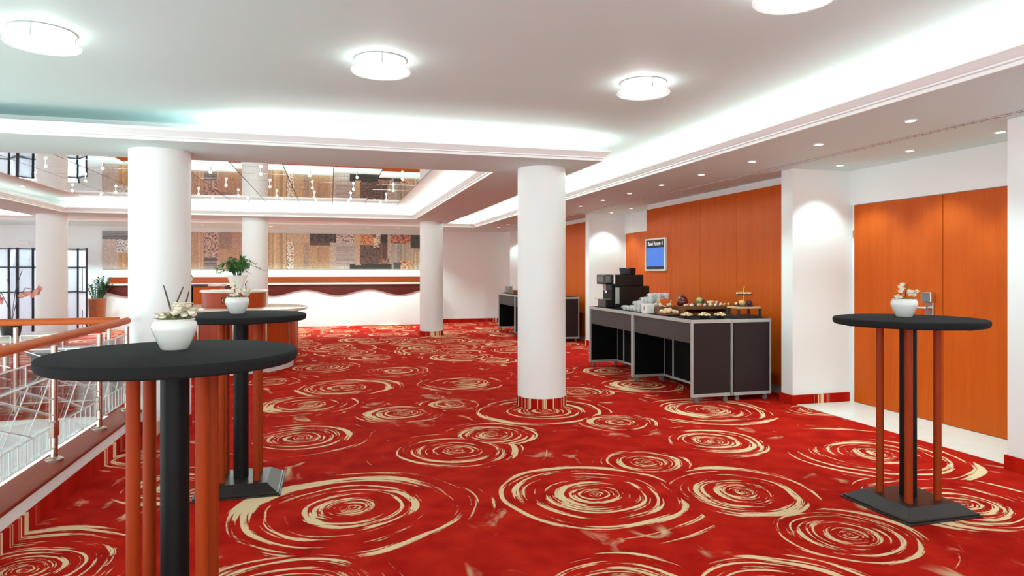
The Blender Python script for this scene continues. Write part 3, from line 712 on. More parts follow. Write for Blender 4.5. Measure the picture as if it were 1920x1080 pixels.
def floor_plant(loc):
    t = thing('floor_planter', 'tall copper brown planter with glossy green plant by the far wall', 'plant', loc)
    MB().lathe([(0, 0), (0.145, 0), (0.15, 0.01), (0.185, 0.74), (0.192, 0.755), (0.18, 0.76), (0.165, 0.74), (0, 0.72)], seg=36).build('planter', M['terracotta'], t, smooth=35)
    MB().lathe([(0, 0.735), (0.168, 0.735)], seg=24).build('soil', M['soil'], t)
    rnd = random.Random(9); lf = MB(); st = MB()
    for k in range(15):
        a = rnd.uniform(0, 2*PI); out = rnd.uniform(0.05, 0.32); h = rnd.uniform(0.30, 0.55)
        b0 = Vector((0.08*math.cos(a), 0.08*math.sin(a), 0.72)); tip = Vector((out*math.cos(a), out*math.sin(a), 0.72+h)); mid = b0.lerp(tip, 0.5)+Vector((0, 0, 0.06))
        st.tube([b0, mid, tip], [0.012, 0.009, 0.004], 6)
        for q in range(18):
            u = 0.25+0.75*q/17; p = (b0.lerp(mid, u*2) if u < 0.5 else mid.lerp(tip, u*2-1))
            sd = 1 if q % 2 else -1; perp = Vector((-math.sin(a), math.cos(a), 0))*sd
            leaf(lf, p, perp+Vector((0.5*math.cos(a), 0.5*math.sin(a), 0.7))+Vector([rnd.uniform(-.3, .3) for _ in range(3)]), rnd.uniform(0.08, 0.12), rnd.uniform(0.035, 0.05), droop=0.1)
    st.build('stems', M['stem'], t, smooth=60)
    lf.build('foliage', M['leaf2'], t)['kind'] = 'stuff'
floor_plant((-5.17, 17.35, 0))

# tall cabinet behind the round bar, and the patterned ball on it
t = thing('bar_cabinet', 'tall wooden cabinet with black top behind the round bar', 'cabinet', (-2.35, 12.9, 0))
MB().box(-0.60, -0.08, -0.25, 0.25, 0, 1.13, 0.004).build('left_body', M['panelwood'], t)
MB().box(-0.08, 0.06, -0.10, 0.25, 0, 1.13).build('dark_recess', M['inner'], t)
MB().box(0.06, 0.50, -0.25, 0.25, 0, 1.13, 0.004).build('right_body', M['panelwood'], t)
MB().box(-0.64, 0.30, -0.28, 0.28, 1.13, 1.165, 0.004).build('black_top', M['plastic'], t)
MB().box(0.30, 0.54, -0.28, 0.28, 1.13, 1.165, 0.004).build('pale_top', M['marble'], t)
t = thing('patterned_ball', 'white and grey patterned round ornament on the black cabinet top', 'ornament', (-2.42, 12.78, 1.165))
MB().blob((0, 0, 0.095), (0.10, 0.10, 0.095), 3).build('ball', M['porcelain'], t, smooth=60)
for k in range(14):
    a = k*2.4; z = 0.03+0.13*((k*0.37) % 1.0); r = math.sqrt(max(0, 1-((z-0.095)/0.095)**2))*0.10
    MB().blob((r*math.cos(a), r*math.sin(a), z), (0.018, 0.018, 0.018), 1).build('grey_spot', M['grey'], t, smooth=60)

# ------------------------------------------------------------------ folding screens at the left
def folding_screen():
    pts = [(-7.148, 16.55), (-6.666, 16.75), (-6.41, 16.45), (-6.227, 16.75), (-5.715, 16.5), (-5.368, 16.78), (-5.068, 16.35)]
    t = thing('folding_screen', 'dark framed folding screen with pale blue panes by the far left column', 'screen', (-6.4, 16.6, 0))
    for k, (a, b) in enumerate(zip(pts, pts[1:])):
        d = Vector((b[0]-a[0], b[1]-a[1])); L = d.length; ang = math.atan2(d.y, d.x)
        R = Matrix.Translation((a[0]+6.4, a[1]-16.6, 0)) @ Matrix.Rotation(ang, 4, 'Z')
        f = MB(); w_ = 0.028
        f.box(0.004, w_+0.004, -0.015, 0.015, 0.0, 1.90, M=R); f.box(L-w_-0.004, L-0.004, -0.015, 0.015, 0.0, 1.90, M=R)
        for z in (0.06, 0.94, 1.48, 1.875): f.box(w_, L-w_, -0.014, 0.014, z-0.012, z+0.012, M=R)
        if L > 0.4: 
            f.box(L/2-0.008, L/2+0.008, -0.012, 0.012, 0.95, 1.47, M=R)
            f.box(L/2-0.008, L/2+0.008, -0.012, 0.012, 0.07, 0.55, M=R)
        fo = f.build('screen_frame', M['darkframe'], t)
        for z0, z1 in ((0.072, 0.928), (0.952, 1.468), (1.492, 1.863)):
            MB().box(w_+0.004, L-w_-0.004, -0.003, 0.003, z0, z1, M=R).build('pane', M['screenpane'], fo)
folding_screen()
tag(MB().box(-6.95, -6.72, 17.86, 17.9, 2.00, 2.10, 0.006).build('wall_box', M['cornice']), 'small white box on the wall above the folding screen', 'box')

# ------------------------------------------------------------------ railings round the stairwell
def glass_bay(t, Mx, L):
    # Mx: local x along the rail, z up; one framed pane with its white lattice
    g = MB().box(0.03, L-0.03, -0.004, 0.004, 0.295, 0.865, M=Mx).build('glass_pane', M['glass'], t)
    lt = MB()
    def bar(x0, z0, x1, z1, r=0.0042):
        lt.tube([Mx @ Vector((x0, -0.010, z0)), Mx @ Vector((x1, -0.010, z1))], r, 6)
    a, b = 0.035, L-0.035
    bar(a, 0.30, b, 0.30); bar(a, 0.435, b, 0.435); bar(a, 0.862, b, 0.862); bar(a, 0.745, b, 0.745, 0.006)
    n = 8
    for i in range(n+1):
        x = a+(b-a)*i/n; bar(x, 0.30, x, 0.435, 0.003); 
        if i % 4 == 0: bar(x, 0.745, x, 0.862, 0.004)
    W = b-a
    bar(a, 0.60, a+W*0.62, 0.435); bar(a, 0.745, b, 0.50); bar(a+W*0.35, 0.745, b, 0.60)
    bar(a+W*0.10, 0.435, a+W*0.55, 0.745); bar(a+W*0.50, 0.435, b-W*0.06, 0.745)
    lt.build('lattice', M['cornice'], g)
def post(t, x, y):
    p = MB().tube([(x, y, 0.205), (x, y, 0.93)], 0.019, 14).build('post', M['steel'], t, smooth=40)
    MB().lathe([(0, 0.205), (0.050, 0.205), (0.050, 0.222), (0.038, 0.232), (0.019, 0.234)], c=(x, y, 0), seg=24).build('flange', M['steel'], p, smooth=40)
    return p
r1 = thing('railing', 'near stairwell railing with orange wooden handrail running towards the camera', 'railing', (0, 0, 0))
MB().tube([(-1.665, 1.6, 0.974), (-1.668, 3.2, 0.974), (-1.66, 4.8, 0.976), (-1.668, 6.0, 0.974), (-1.672, 6.375, 0.974)], 0.029, 16).build('handrail', M['rail'], r1, smooth=40)
ys = [3.05, 3.92, 4.79, 5.64, 6.34]
for k, yy in enumerate(ys):
    p = post(r1, -1.665, yy)
    for s_ in (-1, 1):
        MB().box(-1.680, -1.650, yy+s_*0.022-0.02, yy+s_*0.022+0.02, 0.36, 0.46, 0.004).build('clamp', M['steel'], p)
for a, b in zip(ys, ys[1:]):
    glass_bay(r1, Matrix.Translation((-1.665, a, 0)) @ Matrix.Rotation(PI/2, 4, 'Z'), b-a)
r2 = thing('railing', 'far stairwell railing whose wooden handrail runs across behind the near one', 'railing', (0, 0, 0))
M['rail_x'] = wood('orange_beech_handrail_cross', srgb(172, 72, 26), srgb(196, 96, 44), 'X', coat=0.05)
MB().tube([(-5.6, 6.42, 0.974), (-3.0, 6.42, 0.974), (-1.745, 6.42, 0.974)], 0.029, 16).build('handrail', M['rail_x'], r2, smooth=40)
xs = [-5.0, -4.17, -3.34, -2.51, -1.82]
for xx in xs: post(r2, xx, 6.42)
for a, b in zip(xs, xs[1:]): glass_bay(r2, Matrix.Translation((a, 6.42, 0)), b-a)

# pale round table with the pink orchid, low dark table
t = thing('round_side_table', 'pale round table under the pink orchid behind the railing', 'table', (-3.12, 7.75, 0))
MB().lathe([(0, 0.715), (0.50, 0.715), (0.52, 0.725), (0.52, 0.742), (0.51, 0.75), (0, 0.75)], seg=48).build('tabletop', M['marble'], t, smooth=40)
MB().lathe([(0.20, 0), (0.20, 0.015), (0.03, 0.04), (0.03, 0.715)], seg=24).build('pedestal', M['steel'], t, smooth=40)
t = thing('orchid', 'pink orchid in a dark pot on the pale round table', 'plant', (-3.06, 7.72, 0.75))
MB().lathe([(0, 0), (0.075, 0), (0.10, 0.15), (0.095, 0.155), (0.085, 0.13), (0, 0.12)], seg=28).build('pot', M['basemetal'], t, smooth=35)
rnd = random.Random(3)
for k, (dx, dy, h) in enumerate(((-0.10, 0.0, 0.34), (0.16, -0.02, 0.40), (0.10, 0.05, 0.60), (-0.05, 0.03, 0.50))):
    pts = [Vector((0, 0, 0.12)), Vector((dx*0.3, dy*0.3, 0.12+h*0.55)), Vector((dx*0.8, dy*0.8, 0.12+h*0.9)), Vector((dx*1.6, dy*1.6, 0.12+h*0.86))]
    if k >= 2: pts = pts[:3]
    MB().tube(pts, 0.0035, 5).build('stem', M['twig'], t)
    if k < 2:
        for q in range(8):
            u = 0.35+0.65*q/7; p = pts[1].lerp(pts[3], u)+Vector([rnd.uniform(-.03, .03) for _ in range(3)])
            m = MB()
            for a in range(5):
                ang = a*2*PI/5+rnd.random()
                leaf(m, p, (math.cos(ang), -0.4, math.sin(ang)), 0.034, 0.030, up=Vector((0, 1, 0)), droop=0.1)
            m.build('flower', M['pinkpetal'], t)
lv = MB()
for a in (0.3, 1.6, 2.9, 4.0, 5.3): leaf(lv, (0, 0, 0.13), (math.cos(a), math.sin(a), 0.35), 0.18, 0.05)
lv.build('leaves', M['leaf2'], t)
t = thing('low_table', 'low dark table on the carpet beyond the stairwell railing', 'table', (-2.72, 8.74, 0))
MB().box(-0.46, 0.46, -0.34, 0.34, 0.47, 0.50, 0.004).build('tabletop', M['plastic'], t)
for sx in (-0.40, 0.40):
    for sy in (-0.28, 0.28): MB().box(sx-0.035, sx+0.035, sy-0.035, sy+0.035, 0, 0.47).build('leg', M['basemetal'], t)

# ------------------------------------------------------------------ bar tables
def bar_table(x, y, label):
    t = thing('bar_table', label, 'table', (x, y, 0), 0, None)
    R = 0.406
    pr = [(0, 1.083), (0.36, 1.083), (R-0.012, 1.080), (R-0.003, 1.087), (R, 1.098), (R, 1.112), (R-0.006, 1.119), (R-0.016, 1.121), (0, 1.121)]
    tt = MB().lathe(pr, seg=96).build('tabletop', M['blackcloth'], t, smooth=35)
    tt['label'] = 'black stretch cover pulled over the round top'
    ft = MB()
    for a in (2.9, 4.9, 0.2, 1.3): ft.blob(((R-0.06)*math.cos(a), (R-0.06)*math.sin(a), 1.082), (0.05, 0.03, 0.010), 2, rz=a+PI/2)
    ft.build('cover_clips', M['blackcloth'], t, smooth=60)
    MB().tube([(0, 0, 0.065), (0, 0, 1.083)], 0.046, 28).build('centre_pole', M['black'], t, smooth=40)
    for sx in (-1, 1):
        for sy in (-1, 1):
            MB().tube([(sx*0.104, sy*0.104, 0.062), (sx*0.104, sy*0.104, 1.083)], 0.0215, 18).build('leg', M['legwood'], t, smooth=40)
    b = MB(); b.box(-0.26, 0.26, -0.26, 0.26, 0, 0.010, 0.002); b.box(-0.248, 0.248, -0.248, 0.248, 0.010, 0.020, 0.002)
    lo = 0.238; hi = 0.172
    v0 = [b.bm.verts.new((sx*lo, sy*lo, 0.020)) for sx, sy in ((-1, -1), (1, -1), (1, 1), (-1, 1))]
    v1 = [b.bm.verts.new((sx*hi, sy*hi, 0.066)) for sx, sy in ((-1, -1), (1, -1), (1, 1), (-1, 1))]
    b.bm.faces.new(v1); b.bm.faces.new(v0[::-1])
    for k in range(4): b.bm.faces.new((v0[k], v0[(k+1) % 4], v1[(k+1) % 4], v1[k]))
    b.build('base', M['basemetal'], t)
    return t
bar_table(-0.519, 2.547, 'nearest black topped round bar table, largest in view, beside the railing')
bar_table(-0.555, 4.64, 'black topped round bar table behind the nearest one, in front of the round bar')
bar_table(3.319, 3.203, 'black topped round bar table on the right in front of the wooden doors')

def arrangement(x, y, z, rz, label, seed, twigs, tall):
    rnd = random.Random(seed)
    t = thing('flower_pot', label, 'plant', (x, y, z), rz)
    MB().lathe([(0, 0), (0.042, 0), (0.046, 0.004), (0.060, 0.035), (0.073, 0.066), (0.075, 0.080), (0.072, 0.094), (0.066, 0.101), (0.068, 0.106), (0.064, 0.108), (0.058, 0.100), (0.058, 0.092), (0, 0.090)], seg=40).build('pot', M['potwhite'], t, smooth=30)
    so = MB()
    for k in range(26):
        a = rnd.uniform(0, 2*PI); r = 0.048*math.sqrt(rnd.random()); so.blob((r*math.cos(a), r*math.sin(a), 0.098+rnd.uniform(0, 0.008)), rnd.uniform(0.008, 0.014), 1, 0.15)
    so.build('moss_bed', M['moss'], t, smooth=60)['kind'] = 'stuff'
    for pts in twigs: MB().tube(pts, [0.0030]*(len(pts)-1)+[0.0018], 6).build('twig', M['twig'], t, smooth=60)
    for k in range(18):
        if k < 13: p = Vector((0.022+rnd.uniform(-0.02, 0.05), rnd.uniform(-0.045, 0.035), 0.118+rnd.uniform(0, 0.036)))
        else: p = Vector((rnd.uniform(-0.055, 0.0), rnd.uniform(-0.04, 0.04), 0.108+rnd.uniform(0, 0.012)))
        if tall and k in (0, 1, 2, 3): p = Vector((-0.030+0.012*(k % 2), -0.012, 0.150+0.014*k))
        m = MB()
        for a in range(6):
            ang = a*2*PI/6+rnd.random()*0.5
            leaf(m, p, (math.cos(ang), math.sin(ang), 0.55), 0.026, 0.026, droop=0.05)
        m.blob(p+Vector((0, 0, 0.004)), (0.013, 0.013, 0.011), 2, 0.22)
        m.build('flower', M['petal'], t)
    for k in range(5):
        a = rnd.uniform(0, 2*PI); m = MB(); leaf(m, (0.035*math.cos(a), 0.035*math.sin(a), 0.10), (math.cos(a), math.sin(a), 0.6), 0.04, 0.014); m.build('leaf', M['twig'] if k % 2 else M['moss'], t)
    return t
V = Vector
arrangement(-0.535, 2.62, 1.121, -YAW, 'white glazed pot with three bare twigs on the nearest bar table', 21,
            [[V((-0.005, 0, 0.10)), V((-0.018, 0, 0.155)), V((-0.030, 0.0, 0.195)), V((-0.040, 0, 0.228))],
             [V((0.010, 0.01, 0.10)), V((0.004, 0.01, 0.170)), V((0.016, 0.01, 0.198)), V((0.026, 0.01, 0.222))],
             [V((0.030, 0.01, 0.11)), V((0.036, 0.01, 0.165)), V((0.046, 0.01, 0.205))]], False)
arrangement(-0.585, 4.70, 1.121, -YAW, 'white pot of cream flowers on the table before the round bar', 22,
            [[V((0.0, 0, 0.10)), V((-0.018, 0, 0.15)), V((-0.012, 0, 0.20))], [V((0.03, 0.01, 0.10)), V((0.055, 0.01, 0.15)), V((0.048, 0.01, 0.195)), V((0.062, 0.01, 0.215))]], True)
arrangement(3.40, 3.31, 1.121, -YAW, 'white pot of cream blossoms on the bar table by the wooden doors', 23,
            [[V((-0.012, 0, 0.10)), V((-0.026, 0, 0.15)), V((-0.020, 0, 0.175))], [V((0.012, 0.01, 0.10)), V((0.016, 0.01, 0.160)), V((0.030, 0.01, 0.205))]], True)

# ------------------------------------------------------------------ folding buffet tables
def buffet_table(x0, x1, y0, y1, front, label):
    # front: the long side towards the hall is open under an apron
    t = thing('buffet_table', label, 'table', ((x0+x1)/2, (y0+y1)/2, 0))
    hx, hy = (x1-x0)/2-0.002, (y1-y0)/2-0.002; H = 0.883
    tp = MB().box(-hx+0.012, hx-0.012, -hy+0.012, hy-0.012, H-0.036, H, 0.001).build('tabletop', M['inner'], t)
    e = MB()
    e.box(-hx, -hx+0.012, -hy, hy, H-0.038, H-0.001); e.box(hx-0.012, hx, -hy, hy, H-0.038, H-0.001)
    e.box(-hx+0.012, hx-0.012, -hy, -hy+0.012, H-0.038, H-0.001); e.box(-hx+0.012, hx-0.012, hy-0.012, hy, H-0.038, H-0.001)
    e.build('edge_trim', M['alu'], tp)
    for s_ in (-1, 1):
        yy = s_*(hy-0.014)
        p = MB().box(-hx+0.022, hx-0.022, yy-0.011, yy+0.011, 0.095, H-0.038).build('end_panel', M['endpanel'], t)
        MB().box(-hx+0.03, hx-0.03, yy-s_*0.0165-0.003, yy-s_*0.0165+0.003, 0.095, H-0.04).build('added_shade_board', M['inner'], t)  # black board added inside: shade under the table put in as colour
        f = MB(); f.box(-hx+0.002, -hx+(0.022 if front else 0.010), yy-0.014, yy+0.014, 0.062, H-0.038); f.box(hx-0.022 if not front else hx-0.012, hx-0.002, yy-0.014, yy+0.014, 0.062, H-0.038)
        f.box(-hx+0.022, hx-0.022, yy-0.014, yy+0.014, 0.062, 0.095)
        f.build('panel_frame', M['alu'], p)
    if front:
        MB().box(-hx+0.020, -hx+0.035, -hy+0.03, hy-0.03, H-0.038-0.215, H-0.040).build('apron', M['tabpanel'], t)
        # inner wings: hinged panels with aluminium edges
        xw = hx-0.03
        for yy0, yy1 in ((-hy+0.03, -hy+0.25), (-hy+0.26, hy-0.26), (hy-0.25, hy-0.03)):
            p = MB().box(xw-0.02, xw, yy0+0.012, yy1-0.012, 0.09, H-0.04).build('back_panel', M['inner'], t)
            f = MB(); f.box(xw-0.024, xw+0.002, yy0, yy0+0.012, 0.062, H-0.04); f.box(xw-0.024, xw+0.002, yy1-0.012, yy1, 0.062, H-0.04); f.box(xw-0.024, xw+0.002, yy0+0.012, yy1-0.012, 0.062, 0.09)
            f.build('panel_frame', M['alu'], p)
    else:
        MB().box(hx-0.03, hx-0.012, -hy+0.03, hy-0.03, 0.10, H-0.04).build('back_panel', M['inner'], t)
    for sy in (-1, 1):
        for sx in (-1, 1):
            cx_, cy_ = sx*(hx-0.07), sy*(hy-0.02)
            c = MB(); c.box(cx_-0.016, cx_+0.016, cy_-0.012, cy_+0.012, 0.040, 0.062)
            c.tube([(cx_, cy_-0.010, 0.024), (cx_, cy_+0.010, 0.024)], 0.024, 14)
            c.build('caster', M['grey'], t, smooth=40)
    return t
buffet_table(3.68, 4.17, 6.28, 7.72, True, 'nearest buffet table, open front, under the pastry bowls')
buffet_table(3.68, 4.17, 7.72, 9.16, True, 'buffet table with open front standing under the coffee machine')
buffet_table(4.17, 4.66, 6.28, 7.72, False, 'buffet table against the wood panels behind the nearest one')
buffet_table(4.17, 4.66, 7.72, 9.16, False, 'buffet table against the wood panels behind the coffee machine table')
buffet_table(3.84, 4.30, 12.40, 13.84, True, 'far buffet table mostly hidden behind the thick near column')
buffet_table(3.84, 4.30, 13.84, 15.28, True, 'farthest buffet table with a white stack on it, left of the thick column')
buffet_table(4.30, 4.78, 12.40, 13.84, False, 'far buffet table whose dark end shows right of the thick column')
buffet_table(4.30, 4.78, 13.84, 15.28, False, 'far buffet table at the back against the far wood panels')
HT = 0.883
ORD = ['first', 'second', 'third', 'fourth', 'fifth', 'sixth', 'seventh', 'eighth', 'ninth', 'tenth', 'eleventh', 'twelfth', 'thirteenth', 'fourteenth', 'fifteenth', 'sixteenth']
# far buffet: a stack of white plates and a brown tray
for k in range(7):
    t = tag(MB().lathe([(0, 0), (0.07, 0), (0.105, 0.022), (0.108, 0.025), (0.07, 0.007), (0, 0.006)], seg=28).build('plate', M['porcelain'], None, smooth=40, loc=(4.02, 15.0, HT+0.024*k)),
            'white plate, %s from the bottom of the stack on the farthest buffet' % ORD[k], 'plate', 'white plates on the far buffet')
t = thing('serving_tray', 'brown wooden tray on the farthest buffet table beside the plates', 'tray', (4.14, 14.55, HT))
MB().box(-0.20, 0.20, -0.28, 0.28, 0, 0.02).build('tray_base', M['boardwood'], t)
tr = MB(); tr.box(-0.20, -0.18, -0.28, 0.28, 0.02, 0.075); tr.box(0.18, 0.20, -0.28, 0.28, 0.02, 0.075); tr.box(-0.18, 0.18, -0.28, -0.26, 0.02, 0.075); tr.box(-0.18, 0.18, 0.26, 0.28, 0.02, 0.075)
tr.build('tray_rim', M['boardwood'], t)

# coffee machine (front towards the hall, -X)
t = thing('coffee_machine', 'black coffee machine with bean hopper on the far end of the buffet', 'coffee machine', (4.0, 8.74, HT))
MB().box(-0.17, 0.36, -0.17, 0.17, 0.012, 0.305, 0.010, seg=2).build('body', M['plastic'], t)
MB().box(-0.16, 0.27, -0.165, 0.165, 0.305, 0.465, 0.008, seg=2).build('upper_housing', M['plastic'], t)
hd = MB().box(-0.315, -0.16, -0.15, 0.15, 0.33, 0.465, 0.012, seg=2).build('control_head', M['plastic'], t)
MB().box(-0.319, -0.314, -0.11, 0.11, 0.36, 0.44).build('display', M['grey'], hd)
MB().box(-0.300, -0.230, -0.153, -0.149, 0.355, 0.445, 0.002).build('side_badge', M['grey'], hd)
MB().box(-0.185, -0.162, -0.168, 0.168, 0.335, 0.466, 0.003).build('chrome_band', M['chrome'], t)
MB().box(-0.165, -0.105, -0.174, -0.170, 0.06, 0.285, 0.001).build('steel_side_strip', M['alu'], t)
sp = MB(); sp.box(-0.26, -0.20, -0.035, 0.035, 0.24, 0.335, 0.006)
for s_ in (-1, 1): sp.tube([(-0.235, s_*0.018, 0.24), (-0.235, s_*0.018, 0.205)], 0.007, 8)
sp.build('spout', M['chrome'], t)
MB().box(-0.21, -0.17, -0.16, 0.16, 0.012, 0.33, 0.004).build('front_wall', M['black'], t)
dt = MB().box(-0.30, -0.17, -0.14, 0.14, 0.0, 0.115, 0.010, seg=2).build('drip_tray', M['plastic'], t)
MB().box(-0.345, -0.17, -0.14, 0.14, 0.118, 0.128, 0.002).build('cup_grid', M['steel'], dt)
hp = MB().lathe([(0, 0.465), (0.100, 0.465), (0.110, 0.475), (0.118, 0.552), (0.112, 0.560), (0, 0.562)], c=(0.10, 0, 0), seg=28).build('bean_hopper', M['plastic'], t, smooth=35)
for sx in (-0.10, 0.28):
    for sy in (-0.13, 0.13): MB().tube([(sx, sy, 0), (sx, sy, 0.014)], 0.018, 10).build('foot', M['grey'], t)

# cups: stacks of white cups stepping up to the back
cup = thing('coffee_cup', 'white porcelain cup in the stacked rows beside the coffee machine', 'cup', (0, 0, 0), 0, 'white coffee cups on the buffet')
MB().lathe([(0, 0), (0.024, 0), (0.026, 0.004), (0.036, 0.030), (0.040, 0.058), (0.0385, 0.058), (0.034, 0.030), (0.022, 0.006), (0, 0.005)], seg=18).build('bowl', M['porcelain'], cup, smooth=40)
hpts = [V((0.036, 0, 0.046)), V((0.052, 0, 0.048)), V((0.058, 0, 0.034)), V((0.048, 0, 0.020)), V((0.033, 0, 0.018))]
MB().tube(hpts, 0.0035, 6).build('handle', M['porcelain'], cup, smooth=50)
first = True
ORD = ['first', 'second', 'third', 'fourth', 'fifth', 'sixth', 'seventh', 'eighth', 'ninth', 'tenth', 'eleventh', 'twelfth', 'thirteenth', 'fourteenth', 'fifteenth', 'sixteenth']
for i in range(6):            # along Y (away), tall at the near end
    for j in range(4):        # along X (to the wall)
        yy = 7.64+0.106*i; xx = 3.80+0.106*j
        lv_ = max(1, (4, 4, 3, 3, 2, 2)[i]-(2 if j == 0 else 1 if j == 1 and i % 2 else 0))
        for q in range(lv_):
            loc = (xx, yy, HT+0.0585*q); rz = random.uniform(2.2, 2.5)
            lab = 'white cup, %s, stack %s from the melon in the row %s from the hall' % (('bottom', 'second up', 'third up', 'fourth up')[q], ORD[i], ORD[j])
            if first: cup.location = loc; cup.rotation_euler = (0, 0, rz); cup['label'] = lab; first = False
            else: copy_tree(cup, loc, rz, lab)
t = thing('napkin_box', 'small white box with a dark mark in front of the cup stacks', 'box', (3.76, 7.42, HT))
MB().box(-0.06, 0.06, -0.07, 0.07, 0, 0.115, 0.006, seg=2).build('box_body', M['porcelain'], t)
MB().box(-0.062, -0.0595, -0.012, 0.008, 0.035, 0.085).build('dark_mark', M['grey'], t)

def ORDN(k):
    return (ORD+['seventeenth', 'eighteenth', 'nineteenth', 'twentieth', 'twenty-first', 'twenty-second', 'twenty-third', 'twenty-fourth', 'twenty-fifth', 'twenty-sixth'])[k]
# food on the near buffet table
def pastry(name, c, r, mt, lab, grp, cat='pastry', jit=0.08, rz=0.0, sub=2):
    r = r if isinstance(r, tuple) else (r, r, r)
    return tag(MB().blob((0, 0, r[2]), r, sub, jit, rz).build(name, M[mt], None, smooth=70, loc=c), lab, cat, grp)
def bowl(x, y, pos, lab, seed, mt='bread', n=16, r=0.075):
    t = thing('serving_bowl', lab, 'bowl', (x, y, HT))
    MB().lathe([(0, 0), (r*0.5, 0), (r*0.55, 0.004), (r*0.95, 0.024), (r, 0.030), (r*0.95, 0.030), (r*0.5, 0.010), (0, 0.008)], seg=28).build('dish', M['slate'], t, smooth=40)
    rnd = random.Random(seed)
    for k in range(n):
        a = k*2.4; q = r*0.78*math.sqrt((k+0.3)/n); h = 0.012+(1-q/r)*0.040
        pastry('biscuit', (x+q*math.cos(a), y+q*math.sin(a), HT+h), (rnd.uniform(.014, .021), rnd.uniform(.012, .018), rnd.uniform(.009, .013)), mt if k % 3 else 'bread2',
               ('golden' if k % 3 else 'pale')+' biscuit heaped in the '+pos+' dark dish', 'biscuits in the '+pos+' dark dish', 'biscuit', 0.12, a)
bowl(3.765, 6.53, 'left', 'dark dish of biscuits nearest the table corner, first from left', 1)
bowl(3.945, 6.47, 'middle', 'dark dish of biscuits in the middle of the front row, heaped highest', 2, n=20)
bowl(4.125, 6.44, 'right', 'dark dish of biscuits at the right of the front row', 3, 'bread')
# platter with rolls at the left corner
t = thing('bread_platter', 'round wooden platter piled with rolls at the table corner', 'platter', (3.815, 7.02, HT))
MB().lathe([(0, 0), (0.11, 0), (0.135, 0.012), (0.135, 0.018), (0.11, 0.010), (0, 0.010)], seg=32).build('platter_dish', M['boardwood'], t, smooth=40)
rnd = random.Random(31)
for k in range(15):
    a = k*2.4; q = 0.095*math.sqrt((k+0.4)/15)
    pastry('bread_roll', (3.815+q*math.cos(a), 7.02+q*math.sin(a), HT+0.012+max(0, 0.045-q*0.45)), (rnd.uniform(.026, .034), rnd.uniform(.022, .028), rnd.uniform(.018, .024)), 'bread2' if k % 2 else 'bread',
           ('pale' if k % 2 else 'golden')+' bread roll piled on the round platter', 'rolls on the round platter', 'bread', 0.06, a)
# long wooden riser
t = thing('wooden_riser', 'long brown wooden riser carrying fruit and canapes', 'riser', (4.28, 7.06, HT))
MB().box(-0.31, 0.31, -0.14, 0.14, 0.068, 0.104, 0.003).build('top_board', M['boardwood'], t)
MB().box(-0.31, 0.31, -0.14, 0.14, 0.0, 0.028, 0.003).build('bottom_board', M['boardwood'], t)
for xx in (-0.30, 0.30): MB().box(xx-0.015 if xx < 0 else xx-0.012, xx+0.012 if xx < 0 else xx+0.01, -0.13, 0.13, 0.028, 0.068).build('side_block', M['boardwood'], t)
MB().box(-0.285, 0.285, 0.11, 0.135, 0.028, 0.068).build('back_block', M['redwood'], t)
ZR = HT+0.104
# melon wedge on a small stack of boards
t = thing('small_board', 'small brown board under the melon wedge', 'board', (3.89, 7.29, HT))
MB().box(-0.09, 0.09, -0.075, 0.075, 0, 0.085, 0.004).build('block', M['boardwood'], t)
t = thing('melon_wedge', 'orange melon wedge with pale rind left of the dark red jar', 'fruit', (3.89, 7.27, HT+0.086))
n = 14; m1 = MB(); m2 = MB()
P0 = [(0.085*math.cos(PI*i/n+PI), 0.085*math.sin(PI*i/n+PI)+0.085) for i in range(n+1)]
def slab(m, poly, y0, y1):
    a = [m.bm.verts.new((x, y0, z)) for x, z in poly]; b = [m.bm.verts.new((x, y1, z)) for x, z in poly]
    m.bm.faces.new(a); m.bm.faces.new(b[::-1])
    for k in range(len(poly)): m.bm.faces.new((a[k], b[k], b[(k+1) % len(poly)], a[(k+1) % len(poly)]))
slab(m1, [(x*0.86, 0.085+(z-0.085)*0.86) for x, z in P0]+[(0.0, 0.105)], -0.03, 0.03); m1.build('flesh', M['melon'], t)
slab(m2, P0+[(x*0.86, 0.085+(z-0.085)*0.86) for x, z in P0[::-1]], -0.031, 0.031); m2.build('rind', M['rind'], t)
for k, (dx, dy) in enumerate(((0.07, 0.05), (0.06, -0.05), (-0.07, 0.05), (-0.07, -0.06), (0.03, -0.066))):
    pastry('canape', (3.89+dx, 7.29+dy, HT+0.086), (0.022, 0.020, 0.022), 'bread2', 'pale canape beside the melon wedge', 'canapes round the melon wedge', 'canape', 0.1)
# dark red jar
t = thing('jam_jar', 'round dark red glass jar with lid on the wooden riser', 'jar', (4.05, 7.12, ZR))
MB().lathe([(0, 0), (0.050, 0), (0.064, 0.015), (0.070, 0.045), (0.064, 0.075), (0.052, 0.088), (0, 0.09)], seg=32).build('jar_body', M['jam'], t, smooth=40)
MB().lathe([(0.056, 0.086), (0.058, 0.094), (0.030, 0.115), (0.010, 0.122), (0.010, 0.132), (0, 0.134)], seg=28).build('lid', M['jam'], t, smooth=40)
